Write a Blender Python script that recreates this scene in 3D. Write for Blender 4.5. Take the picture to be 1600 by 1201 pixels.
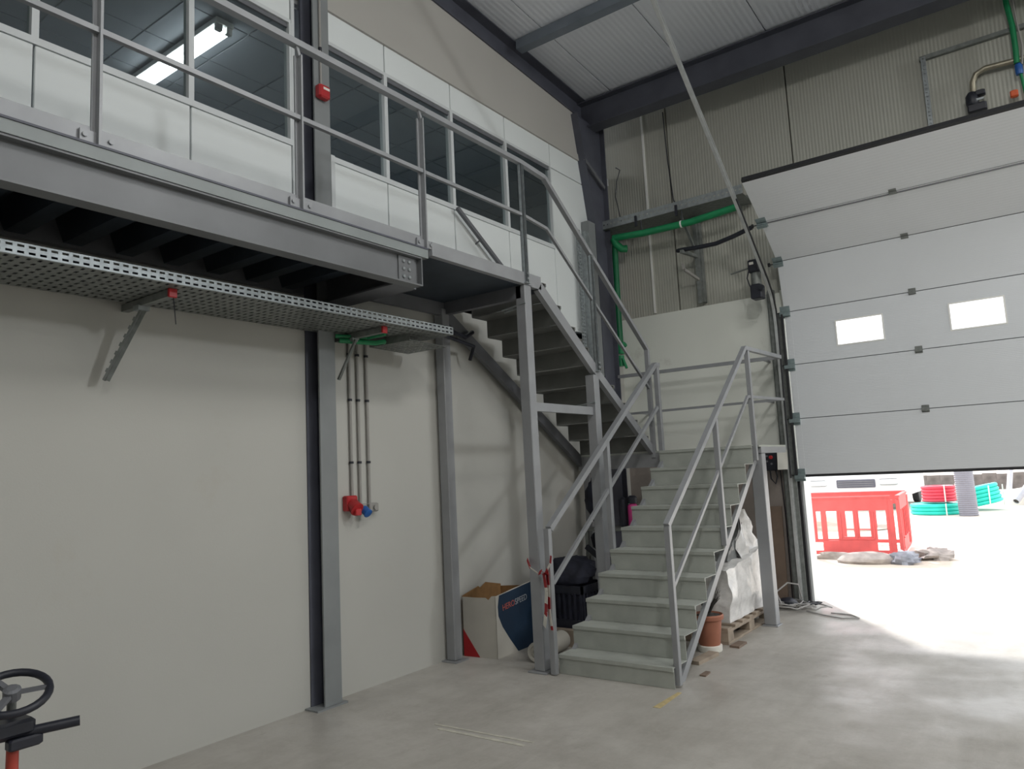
import bpy, math, random
from mathutils import Vector, Matrix
random.seed(7)
for o in list(bpy.data.objects): bpy.data.objects.remove(o, do_unlink=True)
SC = bpy.context.scene
COL = SC.collection
# ------------------------------------------------------------------ camera
YAW, PIT, ROL, FPX = math.radians(35.8723), math.radians(6.7632), math.radians(-2.8287), 1154.54
EYE = Vector((0, 0, 1.62))
f = Vector((-math.sin(YAW)*math.cos(PIT), math.cos(YAW)*math.cos(PIT), math.sin(PIT)))
r = Vector((math.cos(YAW), math.sin(YAW), 0)); u = r.cross(f)
r2 = math.cos(ROL)*r + math.sin(ROL)*u; u2 = -math.sin(ROL)*r + math.cos(ROL)*u
cam = bpy.data.cameras.new('camera'); cam.sensor_width = 36; cam.lens = FPX/1600*36; cam.sensor_fit = 'HORIZONTAL'
cam.clip_end = 300
co = bpy.data.objects.new('camera', cam); COL.objects.link(co)
co.matrix_world = Matrix(((r2.x, u2.x, -f.x, EYE.x), (r2.y, u2.y, -f.y, EYE.y), (r2.z, u2.z, -f.z, EYE.z), (0, 0, 0, 1)))
SC.camera = co
# ------------------------------------------------------------------ world, lights, exposure
W = bpy.data.worlds.new('world'); SC.world = W; W.use_nodes = True
bg = W.node_tree.nodes['Background']; bg.inputs[0].default_value = (0.95, 0.97, 1.0, 1); bg.inputs[1].default_value = 2.3
SC.view_settings.view_transform = 'Standard'; SC.view_settings.look = 'None'
SC.view_settings.gamma = 1; SC.view_settings.use_curve_mapping = False
SC.view_settings.exposure = -0.04
sun = bpy.data.lights.new('sun', 'SUN'); sun.energy = 6.5; sun.angle = math.radians(4); sun.color = (1, 0.97, 0.93)
so = bpy.data.objects.new('sun', sun); COL.objects.link(so)
so.rotation_euler = Vector((0.45, -0.69, -0.56)).to_track_quat('-Z', 'Y').to_euler()
def unseen_lamp(loc, power, size=0.7, col=(1.0, 0.985, 0.95)):
    l = bpy.data.lights.new('unseen_lamp_light', 'AREA'); l.shape = 'DISK'; l.size = size; l.energy = power; l.color = col
    o = bpy.data.objects.new('unseen_lamp_light', l); COL.objects.link(o); o.location = loc
    return o
for (x, y, p) in ((0.4, 4.0, 66), (0.5, -2.5, 25), (3.0, 5.4, 62), (5.0, 1.5, 50), (5.0, -3.5, 30), (9.5, 4.0, 40), (9.5, -2.5, 30)):  # unseen ceiling lamps, added and tuned to brighten floor, walls and door
    unseen_lamp((x, y, 6.05), p, 1.2)
# floodlight on the far side of the hall
fl = unseen_lamp((8.6, 6.6, 6.1), 225, 1.0, (0.95, 0.98, 1.0))
fl.rotation_euler = (Vector((-4.5, -1.0, 2.6))-Vector((8.6, 6.6, 6.1))).to_track_quat('-Z', 'Y').to_euler()
fl = unseen_lamp((1.2, 0.2, 6.1), 75, 0.5, (1.0, 0.98, 0.95))
fl.rotation_euler = (Vector((-2.6, 8.8, 3.2))-Vector((1.2, 0.2, 6.1))).to_track_quat('-Z', 'Y').to_euler()
# unseen lamp, added in the office to brighten it behind the glass
for (x, y, p) in ((-7.9, 5.6, 8),):
    unseen_lamp((x, y, 5.45), p, 0.5, (0.86, 0.93, 1.0))

# ------------------------------------------------------------------ helpers
class MB:
    def __init__(s): s.v = []; s.f = []; s.m = []; s.mi = 0
    def add(s, vs, fs):
        b = len(s.v); s.v += [tuple(v) for v in vs]
        for q in fs: s.f.append(tuple(b+i for i in q)); s.m.append(s.mi)
        return s
    def box(s, x0, x1, y0, y1, z0, z1):
        return s.add([(x0,y0,z0),(x1,y0,z0),(x1,y1,z0),(x0,y1,z0),(x0,y0,z1),(x1,y0,z1),(x1,y1,z1),(x0,y1,z1)],
                     [(0,3,2,1),(4,5,6,7),(0,1,5,4),(1,2,6,5),(2,3,7,6),(3,0,4,7)])
    def bbox(s, x0, x1, y0, y1, z0, z1, c=0.004):
        """box with chamfered vertical and horizontal edges"""
        vs = []; 
        for (zx, e) in ((z0, c), (z0+c, 0), (z1-c, 0), (z1, c)):
            vs += [(x0+e+c, y0+e, zx), (x1-e-c, y0+e, zx), (x1-e, y0+e+c, zx), (x1-e, y1-e-c, zx), (x1-e-c, y1-e, zx), (x0+e+c, y1-e, zx), (x0+e, y1-e-c, zx), (x0+e, y0+e+c, zx)]
        fs = [tuple(range(7, -1, -1)), tuple(range(24, 32))]
        for k in range(3):
            for i in range(8):
                j = (i+1) % 8; fs.append((k*8+i, k*8+j, (k+1)*8+j, (k+1)*8+i))
        return s.add(vs, fs)
    def bar(s, p, q, w, h, up=(0, 0, 1)):
        """rectangular bar from p to q; w across, h along up"""
        p = Vector(p); q = Vector(q); d = (q-p).normalized(); up = Vector(up)
        if abs(d.dot(up)) > 0.99: up = Vector((0, 1, 0))
        a = d.cross(up).normalized(); b = a.cross(d).normalized()
        vs = []
        for c in (p, q):
            for (i, j) in ((-1,-1),(1,-1),(1,1),(-1,1)): vs.append(c + a*(i*w/2) + b*(j*h/2))
        return s.add(vs, [(0,3,2,1)[::-1],(4,5,6,7)[::-1],(0,1,5,4)[::-1],(1,2,6,5)[::-1],(2,3,7,6)[::-1],(3,0,4,7)[::-1]])
    def prism(s, poly, o, a, b, n):
        """polygon (list of 2d) in plane o + a*u + b*v, extruded along n"""
        o = Vector(o); a = Vector(a); b = Vector(b); n = Vector(n); k = len(poly)
        vs = [o+a*x+b*y for x, y in poly] + [o+a*x+b*y+n for x, y in poly]
        fs = [tuple(range(k-1, -1, -1)), tuple(range(k, 2*k))] + [(i, (i+1) % k, k+(i+1) % k, k+i) for i in range(k)]
        return s.add(vs, fs)
    def tube(s, pts, r, n=10, cap=True, closed=False):
        pts = [Vector(p) for p in pts]; k = len(pts); vs = []; fs = []
        rs = r if isinstance(r, (list, tuple)) else [r]*k
        prev = None
        for i, p in enumerate(pts):
            if closed: d = (pts[(i+1) % k]-pts[i-1])
            else: d = pts[min(i+1, k-1)]-pts[max(i-1, 0)]
            d.normalize()
            if prev is None:
                a = d.orthogonal().normalized()
            else:
                a = prev - d*prev.dot(d)
                a = a.normalized() if a.length > 1e-6 else d.orthogonal().normalized()
            prev = a; b = d.cross(a)
            for j in range(n):
                t = 2*math.pi*j/n; vs.append(p + a*(math.cos(t)*rs[i]) + b*(math.sin(t)*rs[i]))
        for i in range(k if closed else k-1):
            i2 = (i+1) % k
            for j in range(n):
                j2 = (j+1) % n; fs.append((i*n+j, i*n+j2, i2*n+j2, i2*n+j))
        if cap and not closed: fs += [tuple(range(n-1, -1, -1)), tuple((k-1)*n+j for j in range(n))]
        return s.add(vs, fs)
    def lathe(s, prof, c, n=24, ax=(0, 0, 1)):
        c = Vector(c); ax = Vector(ax).normalized(); a = ax.orthogonal().normalized(); b = ax.cross(a)
        k = len(prof); vs = []; fs = []
        for (rr, h) in prof:
            for j in range(n):
                t = 2*math.pi*j/n; vs.append(c + ax*h + a*(math.cos(t)*rr) + b*(math.sin(t)*rr))
        for i in range(k-1):
            for j in range(n):
                j2 = (j+1) % n; fs.append((i*n+j, i*n+j2, (i+1)*n+j2, (i+1)*n+j))
        fs += [tuple(range(n-1, -1, -1)), tuple((k-1)*n+j for j in range(n))]
        return s.add(vs, fs)
    def blob(s, c, rx, ry, rz, seed=0, amp=0.15, n=16, m=10):
        rnd = random.Random(seed); ph = [(rnd.uniform(0, 6), rnd.uniform(2, 5), rnd.uniform(2, 5)) for _ in range(4)]
        vs = []; fs = []
        for i in range(m+1):
            th = math.pi*i/m
            for j in range(n):
                t = 2*math.pi*j/n
                k = 1+amp*sum(math.sin(p+round(a)*t+b*th) for p, a, b in ph)/2*math.sin(th)
                vs.append((c[0]+rx*k*math.sin(th)*math.cos(t), c[1]+ry*k*math.sin(th)*math.sin(t), c[2]+rz*k*math.cos(th)))
        for i in range(m):
            for j in range(n):
                j2 = (j+1) % n; fs.append((i*n+j, (i+1)*n+j, (i+1)*n+j2, i*n+j2))
        return s.add(vs, fs)
    def build(s, name, mat, parent=None, smooth=False):
        xs = [v[0] for v in s.v]; ys = [v[1] for v in s.v]; zs = [v[2] for v in s.v]
        c = Vector(((min(xs)+max(xs))/2, (min(ys)+max(ys))/2, min(zs)))
        me = bpy.data.meshes.new(name); me.from_pydata([tuple(Vector(v)-c) for v in s.v], [], s.f)
        mats = mat if isinstance(mat, (list, tuple)) else [mat]
        for mm in mats: me.materials.append(mm)
        if len(mats) > 1: me.polygons.foreach_set('material_index', s.m)
        if smooth:
            me.polygons.foreach_set('use_smooth', [True]*len(me.polygons))
            try: me.set_sharp_from_angle(angle=math.radians(40))
            except Exception: pass
        me.update()
        o = bpy.data.objects.new(name, me); COL.objects.link(o)
        wp = Vector((0, 0, 0))
        if parent:
            o.parent = parent; p = parent
            while p: wp += p.location; p = p.parent
        o.location = c - wp
        return o
def thing(name, label, cat, loc, group=None, kind=None):
    o = bpy.data.objects.new(name, None); COL.objects.link(o); o.location = loc; o.empty_display_size = 0.1
    return tag(o, label, cat, group, kind)
def tag(o, label=None, cat=None, group=None, kind=None):
    if label: o['label'] = label
    if cat: o['category'] = cat
    if group: o['group'] = group
    if kind: o['kind'] = kind
    return o
def struct(o, label, cat): return tag(o, label, cat, None, 'structure')

def mat(name, col, rough=0.6, metal=0.0, var=0.08, vscale=3.0, bump=0.0, bscale=60.0, spec=0.5, wave=None, dirt=None):
    m = bpy.data.materials.new(name); m.use_nodes = True; nt = m.node_tree; N = nt.nodes; L = nt.links
    b = N['Principled BSDF']; b.inputs['Roughness'].default_value = rough; b.inputs['Metallic'].default_value = metal
    b.inputs['Specular IOR Level'].default_value = spec
    tc = N.new('ShaderNodeTexCoord')
    no = N.new('ShaderNodeTexNoise'); no.inputs['Scale'].default_value = vscale; no.inputs['Detail'].default_value = 5
    L.new(tc.outputs['Object'], no.inputs['Vector'])
    cr = N.new('ShaderNodeValToRGB'); e = cr.color_ramp.elements
    e[0].position = 0.3; e[1].position = 0.7
    e[0].color = tuple(max(0, c*(1-var)) for c in col)+(1,); e[1].color = tuple(min(1, c*(1+var)) for c in col)+(1,)
    L.new(no.outputs['Fac'], cr.inputs['Fac']); out = cr.outputs['Color']
    if dirt:
        n2 = N.new('ShaderNodeTexNoise'); n2.inputs['Scale'].default_value = dirt[1]; n2.inputs['Detail'].default_value = 8; n2.inputs['Roughness'].default_value = 0.7
        L.new(tc.outputs['Object'], n2.inputs['Vector'])
        r_ = N.new('ShaderNodeValToRGB'); r_.color_ramp.elements[0].position = dirt[2]; r_.color_ramp.elements[1].position = dirt[3]
        L.new(n2.outputs['Fac'], r_.inputs['Fac'])
        mx = N.new('ShaderNodeMixRGB'); mx.inputs[2].default_value = tuple(dirt[0])+(1,)
        L.new(r_.outputs['Color'], mx.inputs[0]); L.new(out, mx.inputs[1]); out = mx.outputs[0]
    L.new(out, b.inputs['Base Color'])
    if bump:
        bn = N.new('ShaderNodeBump'); bn.inputs['Strength'].default_value = bump; bn.inputs['Distance'].default_value = 0.01
        if wave:
            w = N.new('ShaderNodeTexWave'); w.bands_direction = wave; w.inputs['Scale'].default_value = bscale; w.inputs['Distortion'].default_value = 0
            L.new(tc.outputs['Object'], w.inputs['Vector']); L.new(w.outputs['Fac'], bn.inputs['Height'])
        else:
            n3 = N.new('ShaderNodeTexNoise'); n3.inputs['Scale'].default_value = bscale; n3.inputs['Detail'].default_value = 4
            L.new(tc.outputs['Object'], n3.inputs['Vector']); L.new(n3.outputs['Fac'], bn.inputs['Height'])
        L.new(bn.outputs['Normal'], b.inputs['Normal'])
    return m
def emit(name, col, s):
    m = bpy.data.materials.new(name); m.use_nodes = True; b = m.node_tree.nodes['Principled BSDF']
    b.inputs['Base Color'].default_value = (1, 1, 1, 1); b.inputs['Emission Color'].default_value = tuple(col)+(1,); b.inputs['Emission Strength'].default_value = s
    return m
def glass(name, tint=(0.9, 0.93, 0.92), rough=0.0, refl=1.0):
    m = bpy.data.materials.new(name); m.use_nodes = True; nt = m.node_tree; N = nt.nodes; L = nt.links
    N.remove(N['Principled BSDF']); out = N['Material Output']
    t = N.new('ShaderNodeBsdfTransparent'); t.inputs[0].default_value = tuple(tint)+(1,)
    g = N.new('ShaderNodeBsdfGlossy'); g.inputs['Roughness'].default_value = rough
    fr = N.new('ShaderNodeFresnel')
    ge = N.new('ShaderNodeNewGeometry'); mr = N.new('ShaderNodeMapRange')   # same reflectance on both faces of the thin pane
    mr.inputs['To Min'].default_value = 1.5; mr.inputs['To Max'].default_value = 1/1.5
    L.new(ge.outputs['Backfacing'], mr.inputs['Value']); L.new(mr.outputs[0], fr.inputs[0])
    mu = N.new('ShaderNodeMath'); mu.operation = 'MULTIPLY'; mu.inputs[1].default_value = refl; L.new(fr.outputs[0], mu.inputs[0])
    mx = N.new('ShaderNodeMixShader'); L.new(mu.outputs[0], mx.inputs[0]); L.new(t.outputs[0], mx.inputs[1]); L.new(g.outputs[0], mx.inputs[2])
    L.new(mx.outputs[0], out.inputs['Surface'])
    return m
def checker_plate(name, col):
    m = mat(name, col, 0.55, 0.0, 0.10, 6.0); nt = m.node_tree; N = nt.nodes; L = nt.links; b = N['Principled BSDF']
    tc = N.new('ShaderNodeTexCoord')
    vo = N.new('ShaderNodeTexChecker'); vo.inputs['Scale'].default_value = 55
    mp = N.new('ShaderNodeMapping'); mp.inputs['Rotation'].default_value = (0.785, 0.6, 0.785)
    L.new(tc.outputs['Object'], mp.inputs[0]); L.new(mp.outputs[0], vo.inputs['Vector'])
    bn = N.new('ShaderNodeBump'); bn.inputs['Strength'].default_value = 0.35; bn.inputs['Distance'].default_value = 0.003
    L.new(vo.outputs['Fac'], bn.inputs['Height']); L.new(bn.outputs['Normal'], b.inputs['Normal'])
    return m

M = {}
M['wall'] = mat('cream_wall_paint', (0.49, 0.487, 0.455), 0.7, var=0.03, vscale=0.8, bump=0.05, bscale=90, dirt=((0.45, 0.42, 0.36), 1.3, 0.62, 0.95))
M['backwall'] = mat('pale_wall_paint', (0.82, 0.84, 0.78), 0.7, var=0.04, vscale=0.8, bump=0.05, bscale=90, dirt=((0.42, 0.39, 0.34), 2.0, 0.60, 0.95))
M['wall_band'] = mat('brown_grey_wall_band', (0.33, 0.29, 0.265), 0.85, var=0.12, vscale=2, bump=0.2, bscale=20, dirt=((0.20, 0.17, 0.15), 1.6, 0.5, 0.8))
M['bulkhead'] = mat('plasterboard', (0.47, 0.455, 0.425), 0.8, var=0.03, vscale=1.0)
M['panel'] = mat('white_partition_panel', (0.80, 0.84, 0.84), 0.5, var=0.02, vscale=1.0)
M['alu'] = mat('white_aluminium_profile', (0.66, 0.69, 0.70), 0.4, var=0.03)
M['clad'] = mat('ribbed_cladding', (0.46, 0.46, 0.405), 0.5, var=0.05, vscale=0.7, bump=0.28, bscale=8.5, wave='X')
M['roof'] = mat('roof_sheet', (0.76, 0.79, 0.85), 0.35, var=0.05, vscale=0.5, bump=0.15, bscale=5, wave='X')
M['dark_steel_shade'] = mat('dark_steel_and_shade', (0.085, 0.09, 0.115), 0.5, var=0.15, vscale=4)  # real dark steel; also paints shade on the column web and deck gap
M['purlin'] = mat('blue_grey_purlin', (0.19, 0.22, 0.26), 0.5, var=0.12, vscale=4)
M['galv_bright'] = mat('bright_galvanised_steel', (0.60, 0.62, 0.62), 0.35, 0.45, var=0.10, vscale=12)
M['galv_teal'] = mat('blue_tinted_galvanised_steel', (0.27, 0.34, 0.35), 0.45, 0.4, var=0.15, vscale=25)
M['grey'] = mat('grey_steel_paint', (0.31, 0.32, 0.335), 0.42, 0.15, var=0.08, vscale=5)
M['grey_dark'] = mat('dull_grey_steel_paint', (0.16, 0.165, 0.18), 0.5, 0.1, var=0.1, vscale=5)
M['beam'] = mat('primer_grey_beam', (0.165, 0.172, 0.18), 0.45, 0.1, var=0.10, vscale=2.5)
M['deck_edge'] = mat('pale_primer_plate', (0.25, 0.275, 0.275), 0.5, 0.1, var=0.10, vscale=2.5)
M['column'] = mat('column_paint', (0.23, 0.245, 0.25), 0.5, 0.0, var=0.08, vscale=3)
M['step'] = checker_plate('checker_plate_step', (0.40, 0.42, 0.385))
M['step_shaded'] = checker_plate('dull_raw_steel_step', (0.17, 0.175, 0.165))  # same paint as the lower steps, darkened to carry the underside's shade
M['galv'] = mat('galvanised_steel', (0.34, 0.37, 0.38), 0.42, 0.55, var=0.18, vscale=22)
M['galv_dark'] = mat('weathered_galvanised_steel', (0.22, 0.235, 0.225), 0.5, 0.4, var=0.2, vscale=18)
M['deck'] = mat('deck_sheet', (0.05, 0.065, 0.085), 0.45, 0.3, var=0.2, vscale=5)
M['door'] = mat('door_panel_paint', (0.72, 0.75, 0.78), 0.45, var=0.02, vscale=1.5, bump=0.10, bscale=18, wave='Z')
M['rubber'] = mat('black_rubber', (0.02, 0.021, 0.024), 0.6, var=0.1)
M['black'] = mat('black_plastic', (0.018, 0.02, 0.03), 0.45, var=0.15)
M['navy'] = mat('navy_cloth', (0.018, 0.02, 0.035), 0.8, var=0.4, vscale=9, bump=0.4, bscale=25)
M['red'] = mat('red_plastic', (0.45, 0.02, 0.025), 0.4, var=0.08)
M['redpaint'] = mat('red_paint', (0.42, 0.055, 0.035), 0.45, var=0.15)
M['blue'] = mat('blue_plastic', (0.02, 0.12, 0.42), 0.4, var=0.08)
M['green'] = mat('green_pipe_plastic', (0.015, 0.26, 0.10), 0.4, var=0.12, vscale=6)
M['green_dark'] = mat('dark_green_valve', (0.008, 0.15, 0.06), 0.45, var=0.12, vscale=6)
M['white'] = mat('white_plastic', (0.88, 0.88, 0.85), 0.5, var=0.02)
M['paper'] = mat('paper', (0.82, 0.80, 0.74), 0.8, var=0.02)
M['conduit'] = mat('grey_conduit', (0.33, 0.32, 0.30), 0.5, var=0.05)
M['card_white'] = mat('white_carton', (0.50, 0.48, 0.43), 0.75, var=0.06, vscale=4)
M['card_brown'] = mat('brown_corrugated_card', (0.24, 0.13, 0.05), 0.85, var=0.15, vscale=12)
M['card_blue'] = mat('blue_carton_print', (0.006, 0.026, 0.06), 0.6, var=0.1)
M['card_red'] = mat('red_carton_print', (0.40, 0.015, 0.02), 0.6, var=0.08)
M['print_red'] = mat('orange_red_print', (0.45, 0.10, 0.07), 0.6, var=0.05)
M['print_white'] = mat('pale_print', (0.36, 0.38, 0.40), 0.6, var=0.05)
M['terra'] = mat('terracotta', (0.40, 0.16, 0.10), 0.7, var=0.12, vscale=8)
M['soil'] = mat('dark_soil', (0.05, 0.045, 0.04), 0.95, var=0.5, vscale=25, bump=0.6, bscale=40)
M['wood'] = mat('weathered_timber', (0.33, 0.27, 0.21), 0.8, var=0.2, vscale=7)
M['wood_dark'] = mat('brown_board', (0.20, 0.145, 0.11), 0.75, var=0.15, vscale=5)
M['yellow_wood'] = mat('ochre_timber', (0.35, 0.23, 0.07), 0.7, var=0.15, vscale=8)
M['wrap'] = mat('plastic_stretch_wrap', (0.80, 0.79, 0.78), 0.2, var=0.14, vscale=9, bump=1.0, bscale=13)
M['wrap_grey'] = mat('grey_wrapped_sacks', (0.22, 0.23, 0.23), 0.3, var=0.3, vscale=7, bump=0.6, bscale=12)
M['pink'] = mat('pink_plastic', (0.62, 0.05, 0.25), 0.5, var=0.05)
M['cable_grey'] = mat('grey_cable', (0.36, 0.35, 0.34), 0.6, var=0.15)
M['brass'] = mat('tarnished_pipe', (0.36, 0.33, 0.25), 0.4, 0.6, var=0.2, vscale=15)
M['orange'] = mat('orange_plastic', (0.75, 0.12, 0.03), 0.5, var=0.05)
M['offwall'] = mat('office_wall_paint', (0.55, 0.57, 0.58), 0.8, var=0.03)
M['tile'] = mat('ceiling_tile', (0.50, 0.53, 0.57), 0.8, var=0.05, vscale=2)
M['glass'] = glass('window_glass', (0.80, 0.84, 0.84), refl=1.0)
M['glass_door'] = glass('door_window_acrylic', (0.97, 0.97, 0.97), refl=0.5)
M['tube'] = emit('fluorescent_tube', (0.93, 0.97, 1.0), 8.0)
M['barrier'] = mat('red_barrier_plastic', (0.66, 0.10, 0.10), 0.5, var=0.12, vscale=5)
M['rock'] = mat('broken_concrete', (0.36, 0.32, 0.30), 0.9, var=0.25, vscale=7, bump=0.6, bscale=15)
M['rock_grey'] = mat('grey_plastic_sheet', (0.22, 0.23, 0.27), 0.5, var=0.3, vscale=9)
M['teal'] = mat('teal_pipe_plastic', (0.015, 0.62, 0.50), 0.4, var=0.08)
M['redcoil'] = mat('red_pipe_plastic', (0.72, 0.05, 0.09), 0.4, var=0.08)
M['greypipe'] = mat('grey_corrugated_pipe', (0.24, 0.24, 0.28), 0.5, var=0.08)
M['palepipe'] = mat('pale_grey_pipe', (0.42, 0.42, 0.46), 0.5, var=0.08)
M['fence'] = mat('weathered_retaining_wall', (0.17, 0.15, 0.14), 0.9, var=0.3, vscale=3, bump=0.4, bscale=8)
M['ground'] = mat('pale_dusty_ground', (0.66, 0.61, 0.55), 0.9, var=0.08, vscale=0.6, bump=0.4, bscale=6, dirt=((0.50, 0.40, 0.31), 0.18, 0.50, 0.75))
M['truck'] = mat('white_vehicle_paint', (0.80, 0.80, 0.80), 0.3, var=0.02)
M['truck_dark'] = mat('grey_grille_plastic', (0.10, 0.10, 0.13), 0.5, var=0.1)
M['yellow_line'] = mat('worn_yellow_floor_paint', (0.50, 0.40, 0.20), 0.8, var=0.2, vscale=20)
M['pale_line'] = mat('worn_pale_floor_paint', (0.52, 0.50, 0.43), 0.8, var=0.2, vscale=12)
# concrete floor
def concrete():
    m = bpy.data.materials.new('dusty_concrete'); m.use_nodes = True; nt = m.node_tree; N = nt.nodes; L = nt.links; b = N['Principled BSDF']
    tc = N.new('ShaderNodeTexCoord')
    def noise(sc, det, ro=0.6, vec=None):
        n = N.new('ShaderNodeTexNoise'); n.inputs['Scale'].default_value = sc; n.inputs['Detail'].default_value = det; n.inputs['Roughness'].default_value = ro
        L.new(vec or tc.outputs['Object'], n.inputs['Vector']); return n
    def ramp(src, a, ca, bb, cb):
        c = N.new('ShaderNodeValToRGB'); c.color_ramp.elements[0].position = a; c.color_ramp.elements[1].position = bb
        c.color_ramp.elements[0].color = ca; c.color_ramp.elements[1].color = cb; L.new(src.outputs['Fac'], c.inputs['Fac']); return c
    c1 = ramp(noise(0.55, 8, 0.65), 0.35, (0.33, 0.31, 0.275, 1), 0.66, (0.52, 0.50, 0.465, 1))
    mp = N.new('ShaderNodeMapping'); mp.inputs['Scale'].default_value = (1.6, 0.35, 1); mp.inputs['Rotation'].default_value = (0, 0, 0.35); L.new(tc.outputs['Object'], mp.inputs[0])
    c2 = ramp(noise(2.2, 10, 0.72, mp.outputs[0]), 0.42, (0, 0, 0, 1), 0.72, (1, 1, 1, 1))
    mx = N.new('ShaderNodeMixRGB'); mx.inputs[2].default_value = (0.55, 0.525, 0.485, 1)
    mu = N.new('ShaderNodeMath'); mu.operation = 'MULTIPLY'; mu.inputs[1].default_value = 0.75; L.new(c2.outputs[0], mu.inputs[0]); L.new(mu.outputs[0], mx.inputs[0]); L.new(c1.outputs[0], mx.inputs[1])
    c4 = ramp(noise(3.2, 10, 0.78), 0.44, (0, 0, 0, 1), 0.62, (1, 1, 1, 1))
    mx4 = N.new('ShaderNodeMixRGB'); mx4.inputs[2].default_value = (0.27, 0.25, 0.22, 1)
    mu4 = N.new('ShaderNodeMath'); mu4.operation = 'MULTIPLY'; mu4.inputs[1].default_value = 0.30; L.new(c4.outputs[0], mu4.inputs[0]); L.new(mu4.outputs[0], mx4.inputs[0]); L.new(mx.outputs[0], mx4.inputs[1]); mx = mx4
    c3 = ramp(noise(7, 6, 0.7), 0.60, (0, 0, 0, 1), 0.80, (1, 1, 1, 1))
    mx2 = N.new('ShaderNodeMixRGB'); mx2.inputs[2].default_value = (0.23, 0.20, 0.165, 1)
    mu2 = N.new('ShaderNodeMath'); mu2.operation = 'MULTIPLY'; mu2.inputs[1].default_value = 0.5; L.new(c3.outputs[0], mu2.inputs[0]); L.new(mu2.outputs[0], mx2.inputs[0]); L.new(mx.outputs[0], mx2.inputs[1])
    L.new(mx2.outputs[0], b.inputs['Base Color'])
    rr = ramp(noise(0.9, 8, 0.65), 0.40, (0.30, 0.30, 0.30, 1), 0.62, (0.62, 0.62, 0.62, 1)); L.new(rr.outputs[0], b.inputs['Roughness'])
    bn = N.new('ShaderNodeBump'); bn.inputs['Strength'].default_value = 0.12; bn.inputs['Distance'].default_value = 0.01
    L.new(noise(14, 8, 0.7).outputs['Fac'], bn.inputs['Height']); L.new(bn.outputs['Normal'], b.inputs['Normal'])
    return m
M['floor'] = concrete()

# key dimensions (metres, camera stands at x=0,y=0)
XW = -4.53            # inner face of the long wall
YB = 8.82             # face of the end wall
U = 3.28              # walkway level
LZ = 1.77             # landing level
def roof_z(y): return 6.46 + 0.062*(8.15-y)

# ================================================================== THE SETTING
struct(MB().box(-4.9, 12.2, -10.2, 9.0, -0.2, 0).build('floor', M['floor']), 'dusty grey concrete floor of the hall', 'floor')
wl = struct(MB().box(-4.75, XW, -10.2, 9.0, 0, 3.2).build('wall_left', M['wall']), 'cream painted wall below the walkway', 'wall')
struct(MB().prism([(-10.2, 5.62), (8.1, 5.62), (8.1, roof_z(8.1)-0.318), (-10.2, roof_z(-10.2)-0.318)], (-4.75, 0, 0), (0, 1, 0), (0, 0, 1), (0.232, 0, 0)).build('wall_left_bulkhead', M['bulkhead']), 'plain cream bulkhead above the office partition', 'wall')
struct(MB().box(-4.62, XW+0.02, -10.2, 8.1, 5.54, 5.62).build('trim_1', M['bulkhead']), 'cream trim strip under the bulkhead', 'trim')
struct(MB().box(12.0, 12.2, -10.2, 9.0, 0, 8).build('wall_right', M['backwall']), 'far side wall of the hall behind the camera', 'wall')
struct(MB().box(-8.8, 12.2, -10.4, -10.2, 0, 8).build('wall_front', M['backwall']), 'rear wall of the hall behind the camera', 'wall')
# end wall: painted lower wall left of the door, cladding above
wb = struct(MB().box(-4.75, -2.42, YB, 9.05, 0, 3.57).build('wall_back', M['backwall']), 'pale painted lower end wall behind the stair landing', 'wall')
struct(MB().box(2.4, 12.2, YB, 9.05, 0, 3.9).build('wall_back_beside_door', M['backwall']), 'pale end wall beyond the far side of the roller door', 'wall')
MB().box(-4.74, -2.56, YB-0.012, YB, 0, 1.66).build('lower_wall_band', M['wall_band'], wb)  # brown-grey lower band, darker than the wall above
cl = MB().box(-4.75, 12.2, 8.95, 9.05, 3.57, 6.6).build('wall_back_upper', M['rubber'])
struct(cl, 'olive grey ribbed metal cladding above the lower end wall', 'wall')
xs = [-4.75, -3.69, -2.135, 0.97, 2.5, 4.05, 5.6, 7.15, 8.7, 10.25, 12.2]
for a, b in zip(xs[:-1], xs[1:]):
    MB().box(a+0.008, b-0.008, 8.88, 8.955, 3.58, 6.55).build('cladding_panel', M['clad'], cl)
# roof
rf = MB()
rf.prism([(-10.4, roof_z(-10.4)+0.06), (9.1, roof_z(9.1)+0.06), (9.1, roof_z(9.1)+0.2), (-10.4, roof_z(-10.4)+0.2)], (-8.8, 0, 0), (0, 1, 0), (0, 0, 1), (21, 0, 0))
rf = struct(rf.build('ceiling', M['rubber']), 'grey sheet metal roof underside with seams', 'ceiling')
x = -5.13
while x < 12.1:
    MB().prism([(-10.3, roof_z(-10.3)), (9.0, roof_z(9.0)), (9.0, roof_z(9.0)+0.07), (-10.3, roof_z(-10.3)+0.07)], (x+0.006, 0, 0), (0, 1, 0), (0, 0, 1), (0.988, 0, 0)).build('roof_panel', M['roof'], rf)
    x += 1.0
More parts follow.
